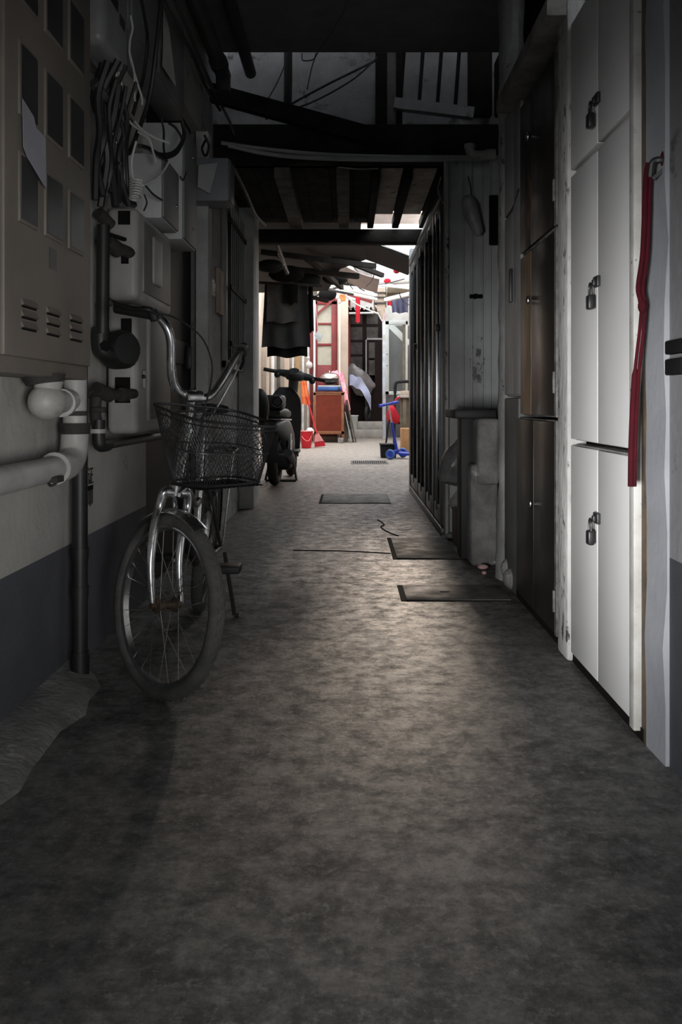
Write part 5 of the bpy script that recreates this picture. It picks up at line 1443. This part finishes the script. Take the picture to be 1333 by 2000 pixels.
obj('panel', MB().box((0.43, 20.39, 0.37), (0.80, 20.41, 1.15)).box((0.62, 20.39, 1.15), (0.80, 20.41, 2.28)).box((0.43, 20.39, 1.15), (0.48, 20.41, 2.28)), m_darkdoor, hd)
obj('pane', MB().box((0.48, 20.395, 1.85), (0.62, 20.405, 2.22)).box((0.48, 20.395, 1.45), (0.62, 20.405, 1.8)), m_dullpane, hd)
# covered motorbike
t = thing('covered_motorbike', 'motorbike under a silver plastic cover on the landing before the dark door', 'motorbike', (0.3, 20.3, 0.37))
mb = MB()
mb.sphere((0, 0, 0), 1, 26)
for v in mb.bm.verts:
    d_ = v.co.normalized()
    s_ = 1 + 0.10 * sin(6 * d_.x + 2) * sin(5 * d_.z) + 0.06 * sin(13 * d_.x + 7 * d_.z)
    v.co = Vector((0.27 + 0.33 * d_.x * s_, 20.22 + 0.10 * d_.y, 1.30 - 0.16 * d_.x + 0.32 * d_.z * s_ * (1 - 0.3 * d_.x)))
obj('cover', mb, m_tarp, t, 25)
mb = MB()
mb.sheet(lambda u, v: P(683 + 42 * u, 737 + 42 * u * u * u + (20 + 8 * u) * v - 4, 20.05) + Vector((0, 0.03 * sin(11 * u + 4 * v), 0.02 * sin(15 * u))), 16, 4, (0, 0.004, 0.002))
obj('blue_sheet', mb, m_bluecloth, t, 25)
obj('wheel', MB().lathe([(0.15 + 0.045 * cos(2 * pi * k / 12), 0.045 * sin(2 * pi * k / 12)) for k in range(12)], (0.45, 20.26, 0.57), (0.9, -0.3, 0), 24, closed=True), m_rubber, t)
obj('fork', MB().tube([(0.44, 20.2, 0.57), (0.42, 20.2, 1.1)], 0.025, 8).tube([(0.44, 20.12, 0.98), (0.44, 20.12, 1.06)], 0.04, 10), m_padlock, t)
t = thing('grey_bucket', 'pale grey bucket on the step left of the covered motorbike', 'bucket', (0.10, 19.95, 0.19))
obj('pail', MB().lathe([(0, 0), (0.09, 0), (0.125, 0.32), (0.115, 0.32), (0.08, 0.01), (0, 0.01)], (0.10, 19.95, 0.19), (0, 0, 1), 22), m_alugrey, t)
obj('rim', MB().tube([Vector((0.10 + 0.125 * cos(k * pi / 10), 19.95 + 0.125 * sin(k * pi / 10), 0.51)) for k in range(20)], 0.01, 6, closed=True), m_whitebag, t)
# right part: post, window, wall
struct('wall_side', MB().box((0.86, 20.3, 0), (1.6, 20.5, 2.6)), m_greywall, 'flaking grey wall behind the open aluminium window', 'wall')
struct('trim_13', MB().box((0.755, 19.3, 0.0), (0.83, 19.4, 2.62), 0.006), m_bluewhite, 'bluish flaking post right of the dark doorway', 'post')
w = thing('window_3', 'open grey aluminium window leaf right of the dark doorway', 'window', (0.97, 17.5, 0.98))
w['kind'] = 'structure'
q = lambda px, py: P(px, py, 17.5)
z1, z0 = q(0, 627).z, q(0, 771).z
xa, xb = q(753, 0).x, q(797, 0).x
obj('window_frame', MB().box((xa, 17.48, z0), (xa + 0.075, 17.54, z1), 0.005).box((xb - 0.045, 17.48, z0), (xb, 17.54, z1), 0.005).box((xa, 17.48, z0), (xb, 17.54, z0 + 0.07), 0.005).box((xa, 17.48, z1 - 0.075), (xb, 17.54, z1), 0.005), m_alugrey, w)
obj('window_stile', MB().box((xb - 0.105, 17.5, z0 + 0.07), (xb - 0.045, 17.53, z1 - 0.07)), m_tablewood, w)
obj('pane', MB().box((xa + 0.07, 17.505, z0 + 0.06), (xb - 0.10, 17.511, z1 - 0.06)), m_glass, w)
for zz in (1.78, 1.55):
    obj('screw', MB().sphere((xa + 0.036, 17.478, zz), 0.012, 8), m_wok, w)
solo('white_plank', MB().beam(P(757, 630, 19.5), P(800, 672, 19.5), 0.02, 0.13, up=(0, 0, 1)), m_white, 'white plank slanting behind the open aluminium window', 'plank')
# table, chair and clutter on the right
t = thing('work_table', 'green-brown wooden work table at the right of the courtyard', 'table', (1.1, 14.6, 0))
obj('table_top', MB().box((0.84, 14.3, 0.885), (1.5, 15.0, 0.925), 0.006), m_step, t)
for (xx, yy) in ((0.90, 14.35), (1.42, 14.35), (0.90, 14.9), (1.42, 14.9)):
    obj('leg', MB().box((xx, yy, 0), (xx + 0.06, yy + 0.06, 0.886), 0.004), m_tablewood, t)
obj('panel', MB().box((0.86, 14.42, 0.3), (1.5, 14.45, 0.885)), m_tablewood, t)
solo('carton_box', MB().box((0.83, 13.55, 0.0), (1.12, 13.95, 0.40), 0.006), m_carton, 'brown carton on the floor under the work table', 'box')
solo('parcel', MB().box((0.87, 14.4, 0.925), (1.1, 14.6, 1.0), 0.01), m_cream, 'pale parcel on the work table', 'box')
t = thing('armchair', 'black armchair frame behind the work table', 'chair', (1.0, 15.7, 0))
ca = lambda px, py: P(px, py, 15.7)
obj('arm', MB().tube(cr([ca(772, 768), ca(773, 752), ca(778, 746), ca(800, 745), ca(815, 746)], 5), 0.03, 8), m_blackplastic, t)
obj('leg', MB().tube([ca(772, 768), Vector((ca(770, 0).x, 15.7, 0))], 0.022, 8).tube([ca(812, 746), Vector((ca(814, 0).x, 15.7, 0))], 0.022, 8), m_blackplastic, t)
obj('seat', MB().box((0.84, 15.5, 0.42), (1.25, 15.95, 0.47), 0.01), m_blackplastic, t)
blob(P(767, 808, 14.2).x, 14.2, P(0, 810, 14.2).z, (0.10, 0.06, 0.15, 0.4), 2, m_redcloth, 'red_bag', 'big red plastic bag hanging at the corner of the work table')
solo('bag_hook', MB().tube(cr([(0.74, 14.25, 0.76), (0.78, 14.27, 0.86), (0.85, 14.3, 0.90)], 5), 0.012, 8), m_redcloth, 'red carrying loop tying the red bag to the work table', 'strap')
t = thing('black_tub', 'square black plastic tub on the floor behind the blue scooter', 'tub', (0.58, 12.7, 0))
obj('tub', MB().prism([(0.475, 12.62, 0.0), (0.69, 12.62, 0.0), (0.70, 12.62, 0.195), (0.465, 12.62, 0.195)], (0, 0.3, 0)), m_blackplastic, t)
obj('rim', MB().box((0.455, 12.60, 0.185), (0.71, 12.94, 0.205), 0.006), m_blackplastic, t)
solo('walking_stick', MB().tube(cr([P(752, 868, 13.4), P(755, 862, 13.4), P(758, 835, 13.4), P(762, 820, 13.4)], 6), 0.014, 8), m_blackplastic, 'thin black stick standing in the black tub', 'stick')
# kick scooter
t = thing('kick_scooter', 'blue child kick scooter on the courtyard floor by the folding door', 'scooter', (0.7, 12.25, 0))
wl, wr = Vector((0.592, 12.30, 0.072)), Vector((0.80, 12.75, 0.072))
ax = (wr - wl).normalized()
for c_ in (wl, wr):
    w_ = obj('wheel', MB().lathe([(0.052 + 0.02 * cos(2 * pi * k / 12), 0.02 * sin(2 * pi * k / 12)) for k in range(12)], c_, ax, 24, closed=True), m_stove, t)
    obj('rim', MB().lathe([(0, -0.015), (0.045, -0.012), (0.045, 0.012), (0, 0.015)], c_, ax, 16), m_scooter, w_)
mid = (wl + wr) / 2
back = Vector((ax.y, -ax.x, 0)).normalized()
if back.x < 0:
    back = -back
back = (back + Vector((0.15, -0.25, 0))).normalized()
sdv = Vector((-back.y, back.x, 0))
obj('deck', MB().prism([mid + sdv * 0.05 + Z * 0.0, mid + back * 0.12 + sdv * 0.07 - Z * 0.02, mid + back * 0.45 + sdv * 0.06 - Z * 0.02, mid + back * 0.45 - sdv * 0.06 - Z * 0.02, mid + back * 0.12 - sdv * 0.07 - Z * 0.02, mid - sdv * 0.05], (0, 0, 0.03)), m_scooter, t)
obj('rear_wheel', MB().lathe([(0.03 + 0.016 * cos(2 * pi * k / 10), 0.016 * sin(2 * pi * k / 10)) for k in range(10)], mid + back * 0.46 - Z * 0.024, sdv, 16, closed=True), m_stove, t)
obj('axle_yoke', MB().tube([wl, mid + Z * 0.055, wr], 0.022, 8), m_scooter, t)
top = P(759, 790, 12.35)
obj('column_lower', MB().tube([mid + Z * 0.04, (mid + Z * 0.04).lerp(top, 0.62)], [0.024, 0.02], 10), m_scooter, t)
obj('column_upper', MB().tube([(mid + Z * 0.04).lerp(top, 0.6), top], 0.013, 10), m_tin, t)
hbl, hbr = P(741, 793, 12.25), P(777, 785.5, 12.45)
obj('handlebar', MB().tube([hbl, hbr], 0.017, 10), m_scooter, t)
obj('grip', MB().tube([hbl, hbl.lerp(hbr, 0.3)], 0.022, 10), m_scooter, t)
obj('grip', MB().tube([hbr, hbr.lerp(hbl, 0.3)], 0.022, 10), m_scooter, t)

# ---- overhead clutter in the courtyard
def pole(a, c, r, m, label, cat='pipe', n=5, sag=0.0):
    A_, B2 = P(*a), P(*c)
    pts = [A_.lerp(B2, k / n) - Z * sag * 4 * (k / n) * (1 - k / n) for k in range(n + 1)]
    solo('overhead_pipe' if cat == 'pipe' else 'overhead_pole', MB().tube(pts, r, 8), m, label, cat)


pole((612, 550, 14.2), (736, 577, 14.6), 0.035, m_pvc, 'thick white overhead pipe leading to the rain hopper, upper')
pole((640, 563, 14.0), (736, 585, 14.4), 0.028, m_pvc, 'white overhead pipe just below the thick one')
pole((752, 586, 14.6), (806, 573, 14.4), 0.038, m_pvc, 'white overhead pipe from the rain hopper to the folding door')
pole((742, 557, 14.2), (806, 564, 14.0), 0.020, m_pvc, 'thin pale pipe right above the rain hopper')
pole((590, 545, 13.0), (730, 560, 13.4), 0.024, m_timber, 'black overhead pole across the courtyard', 'pole')
pole((545, 548, 12.2), (690, 575, 13.4), 0.020, m_darkwood, 'brown bamboo pole below the dark awning', 'pole')
pole((570, 595, 13.6), (662, 560, 13.8), 0.020, m_darkwood, 'thin dark pole slanting above the red door', 'pole')
pole((661, 512, 12.2), (672, 543, 12.2), 0.018, m_step, 'short pale stick hanging under the dark awning', 'pole')
solo('eave_panel', MB().box(P(757, 572, 15.6), P(812, 560, 15.6) + Vector((0, 0.8, 0)), 0.01), m_tablewood, 'brown eave panel between the overhead pipes right of the rain hopper', 'panel')
solo('canopy_roll', MB().tube([P(752, 545, 15.2), P(770, 549, 15.2), P(806, 546, 15.2)], [0.05, 0.065, 0.07], 10), m_white, 'pale rolled canopy above the brown eave panel', 'roll')
solo('red_rag', MB().sphere(P(757, 549, 14.9), 0.05, 10, (1.3, 0.8, 0.9)), m_redcloth, 'small red rag on the pale rolled canopy', 'rag')
solo('red_lintel_board', MB().beam(P(680, 572, 16.5), P(728, 588, 16.5), 0.04, 0.10), m_red, 'red board slanting above the dark doorway', 'board')
cloth('red_banner', P(699.5, 600, 16.3).x, 16.3, P(0, 630, 16.3).z, P(0, 572, 16.3).z, 0.085, 0.085, m_redcloth, 'narrow red cloth banner hanging before the dark doorway', 0.01, 1, cat='banner')
cloth('red_shirt', P(766, 588, 16.8).x, 16.8, P(0, 597, 16.8).z, P(0, 581, 16.8).z, 0.2, 0.17, m_redcloth, 'bright red shirt drying right of the rain hopper', 0.03, 2)
cloth('navy_trousers', P(782, 595, 16.6).x, 16.6, P(0, 611, 16.6).z, P(0, 580, 16.6).z, 0.33, 0.3, m_navy, 'navy trousers drying beside the folding door post', 0.03, 3)
t = thing('red_lantern', 'small red lantern hanging from the dark awning', 'lantern', P(775, 536, 11))
obj('shade', MB().sphere(P(775, 529, 11), 0.042, 14, (1, 1, 0.85)), m_redcloth, t)
obj('cap', MB().tube([P(775, 523, 11), P(775, 520, 11)], 0.012, 8), m_cab_frame, t)
t = thing('rain_hopper', 'pale rain hopper with dark straps hanging over the courtyard', 'hopper', P(743, 640, 14.6))
hq = lambda px, py: P(px, py, 14.6)
obj('hopper_body', MB().prism([hq(734, 562), hq(752, 562), hq(753, 608), hq(748, 615), hq(738, 608)], (0, 0.2, 0)), m_cream, t)
obj('spout', MB().tube([hq(745, 606), hq(749, 622)], [0.055, 0.035], 10), m_cream, t)
for yy in (570, 579, 590):
    obj('strap', MB().box(P(731, yy, 14.57), P(755, yy + 2.5, 14.57) + Vector((0, 0.26, 0))), m_darkwood, t)
obj('side_post', MB().box(P(730.5, 545, 14.6), P(733.5, 612, 14.6) + Vector((0, 0.08, 0))).box(P(753, 555, 14.6), P(755.5, 600, 14.6) + Vector((0, 0.06, 0))), m_tablewood, t)
t = thing('string_bundle', 'bundle of white and red strings tied under the rain hopper', 'string', P(748, 632, 14.6))
obj('string', MB().tube(cr([P(738, 610, 14.5), P(744, 622, 14.5), P(748, 628, 14.5)], 5), 0.012, 6), m_white, t)
obj('string', MB().tube(cr([P(752, 612, 14.5), P(750, 622, 14.5), P(748, 629, 14.5)], 5), 0.014, 6), m_pink, t)
mb = MB()
mb.sheet(lambda u, v: Vector((-0.02 + 0.70 * u, 19.5 + 1.2 * v, 2.93 + 0.04 * sin(2 * pi * 7 * u) + 0.12 * v)), 56, 3, (0, 0, 0.006))
solo('corrugated_awning', mb, m_white, 'small corrugated white awning over the dark doorway', 'awning')
pole((682, 612, 19.4), (735, 611, 19.4), 0.022, m_alugrey, 'thin grey rail under the corrugated awning', 'pole')
t = thing('orange_pot', 'orange pot hanging above the cream pillar', 'pot', P(670, 588, 15.5))
obj('pot', MB().lathe([(0, 0), (0.045, 0), (0.065, 0.11), (0.05, 0.11), (0, 0.02)], P(670, 588, 15.5), (0, 0, 1), 16), m_orange, t)
obj('plant', MB().sphere(P(660, 580, 15.5), 0.04, 10).sphere(P(664, 588, 15.5), 0.035, 8, (1, 1, 1.4)).sphere(P(676, 581, 15.5), 0.016, 8), m_whitebag, t)
for i, (pts, r, mm, lb) in enumerate((
        (((672, 573, 14.0), (690, 590, 14.2), (715, 603, 14.3), (738, 612, 14.4)), 0.012, m_pvc, 'white wire sagging to the rain hopper'),
        (((668, 515, 12), (680, 535, 12.4), (700, 560, 12.8), (712, 568, 13)), 0.010, m_cable_black, 'black wire sagging under the pale canopy sheet'),
        (((690, 520, 12), (715, 545, 12.4), (745, 555, 12.8), (790, 545, 12.4)), 0.008, m_cable_black, 'black wire sagging across to the red lantern'),
        (((676, 516, 12), (672, 540, 12.4), (690, 565, 12.8)), 0.008, m_cable_black, 'black wire hanging beside the pale stick'),
        (((600, 585, 14), (606, 600, 14), (597, 622, 14.2)), 0.014, m_white, 'white cord looping at the top of the red door'),
        (((735, 520, 10.5), (728, 545, 11), (715, 560, 12)), 0.008, m_cable_black, 'black wire slanting left of the red lantern'),
        (((780, 570, 13.5), (786, 585, 13.6), (806, 600, 13.6)), 0.008, m_cable_black, 'black wire near the navy trousers'))):
    cable(pts, r, mm, lb)
solo('storage_bundle', MB().box(P(690, 545, 12.7), P(728, 520, 12.7) + Vector((0, 0.3, 0)), 0.05, 3), m_rafter, 'grey bundle stored above the black overhead pole', 'bundle')
solo('dark_bundle', MB().sphere(P(640, 575, 13.5), 0.13, 16, (1.1, 0.7, 0.8)), m_blackcloth, 'black bundle hanging above the red door', 'bundle')
solo('wicker_basket', MB().lathe([(0.05, 0), (0.09, 0.12), (0.07, 0.2), (0.0, 0.2)], P(610, 585, 14.5), (0, 0, 1), 12), m_tablewood, 'brown wicker basket hanging beside the top of the red door', 'basket')
t = thing('balcony', 'pale balcony front above the corrugated awning', 'balcony', (0.5, 20.3, 3.2))
obj('balcony_front', MB().box((-0.05, 20.25, 3.2), (1.45, 20.4, 3.42), 0.01), m_white, t)
obj('railing', MB().tube([(-0.05, 20.3, 3.62), (1.45, 20.3, 3.62)], 0.02, 8), m_greycab, t)

# ------------------------------------------------------------------ light
wd = bpy.data.worlds.new('overcast_sky')
scene.world = wd
wd.use_nodes = True
bg = wd.node_tree.nodes['Background']
bg.inputs['Color'].default_value = (0.93, 0.965, 1.0, 1)
bg.inputs['Strength'].default_value = 6.0


def area(name, loc, target, sx, sy, power, color=(1, 1, 1), spread=180):
    l = bpy.data.lights.new(name, 'AREA')
    l.shape = 'RECTANGLE'
    l.size, l.size_y = sx, sy
    l.energy = power
    l.color = color
    l.spread = radians(spread)
    o = bpy.data.objects.new(name, l)
    COL.objects.link(o)
    o.location = loc
    o.rotation_euler = (Vector(target) - Vector(loc)).to_track_quat('-Z', 'Y').to_euler()
    return o


# area lamp added at a made-up doorway behind the viewer, lights the lockers
area('locker_fill_lamp', (-0.88, -0.65, 0.50), (0.68, 2.6, 0.60), 0.75, 0.6, 9.0, (1.0, 0.99, 0.97), 33)
area('left_wall_fill_lamp', (0.75, -0.8, 0.58), (-0.82, 2.6, 0.84), 0.7, 0.7, 3.6, (1.0, 0.99, 0.97), 42)  # second lamp added behind the viewer, brightens the left wall
# hazy low sun ahead, coming down over the courtyard wall
sl = bpy.data.lights.new('hazy_low_sun', 'SUN')
sl.energy = 1.55
sl.color = (1.0, 0.83, 0.67)
sl.angle = radians(3.5)
so = bpy.data.objects.new('hazy_low_sun', sl)
COL.objects.link(so)
el, az = radians(15.6), radians(2.2)
so.rotation_euler = Vector((-sin(az) * cos(el), -cos(az) * cos(el), -sin(el))).to_track_quat('-Z', 'Y').to_euler()

# ------------------------------------------------------------------ camera
cam = bpy.data.cameras.new('camera')
cam.sensor_fit = 'VERTICAL'
cam.sensor_height = 36.0
cam.lens = 36.0 * FPX / 2000.0
cam.shift_x = -14.5 / 2000.0
cam.shift_y = -213.0 / 2000.0
cam.clip_start = 0.02
co = bpy.data.objects.new('camera', cam)
COL.objects.link(co)
co.location = (0, 0, H)
co.rotation_euler = (radians(90), 0, 0)
scene.camera = co

scene.view_settings.view_transform = 'Standard'
scene.view_settings.look = 'None'
scene.view_settings.gamma = 1.0
scene.view_settings.exposure = 0.0
try:
    scene.view_settings.use_curve_mapping = False
except Exception:
    pass
scene.cycles.use_denoising = True
scene.cycles.max_bounces = 8
scene.cycles.diffuse_bounces = 5
scene.cycles.sample_clamp_indirect = 6.0
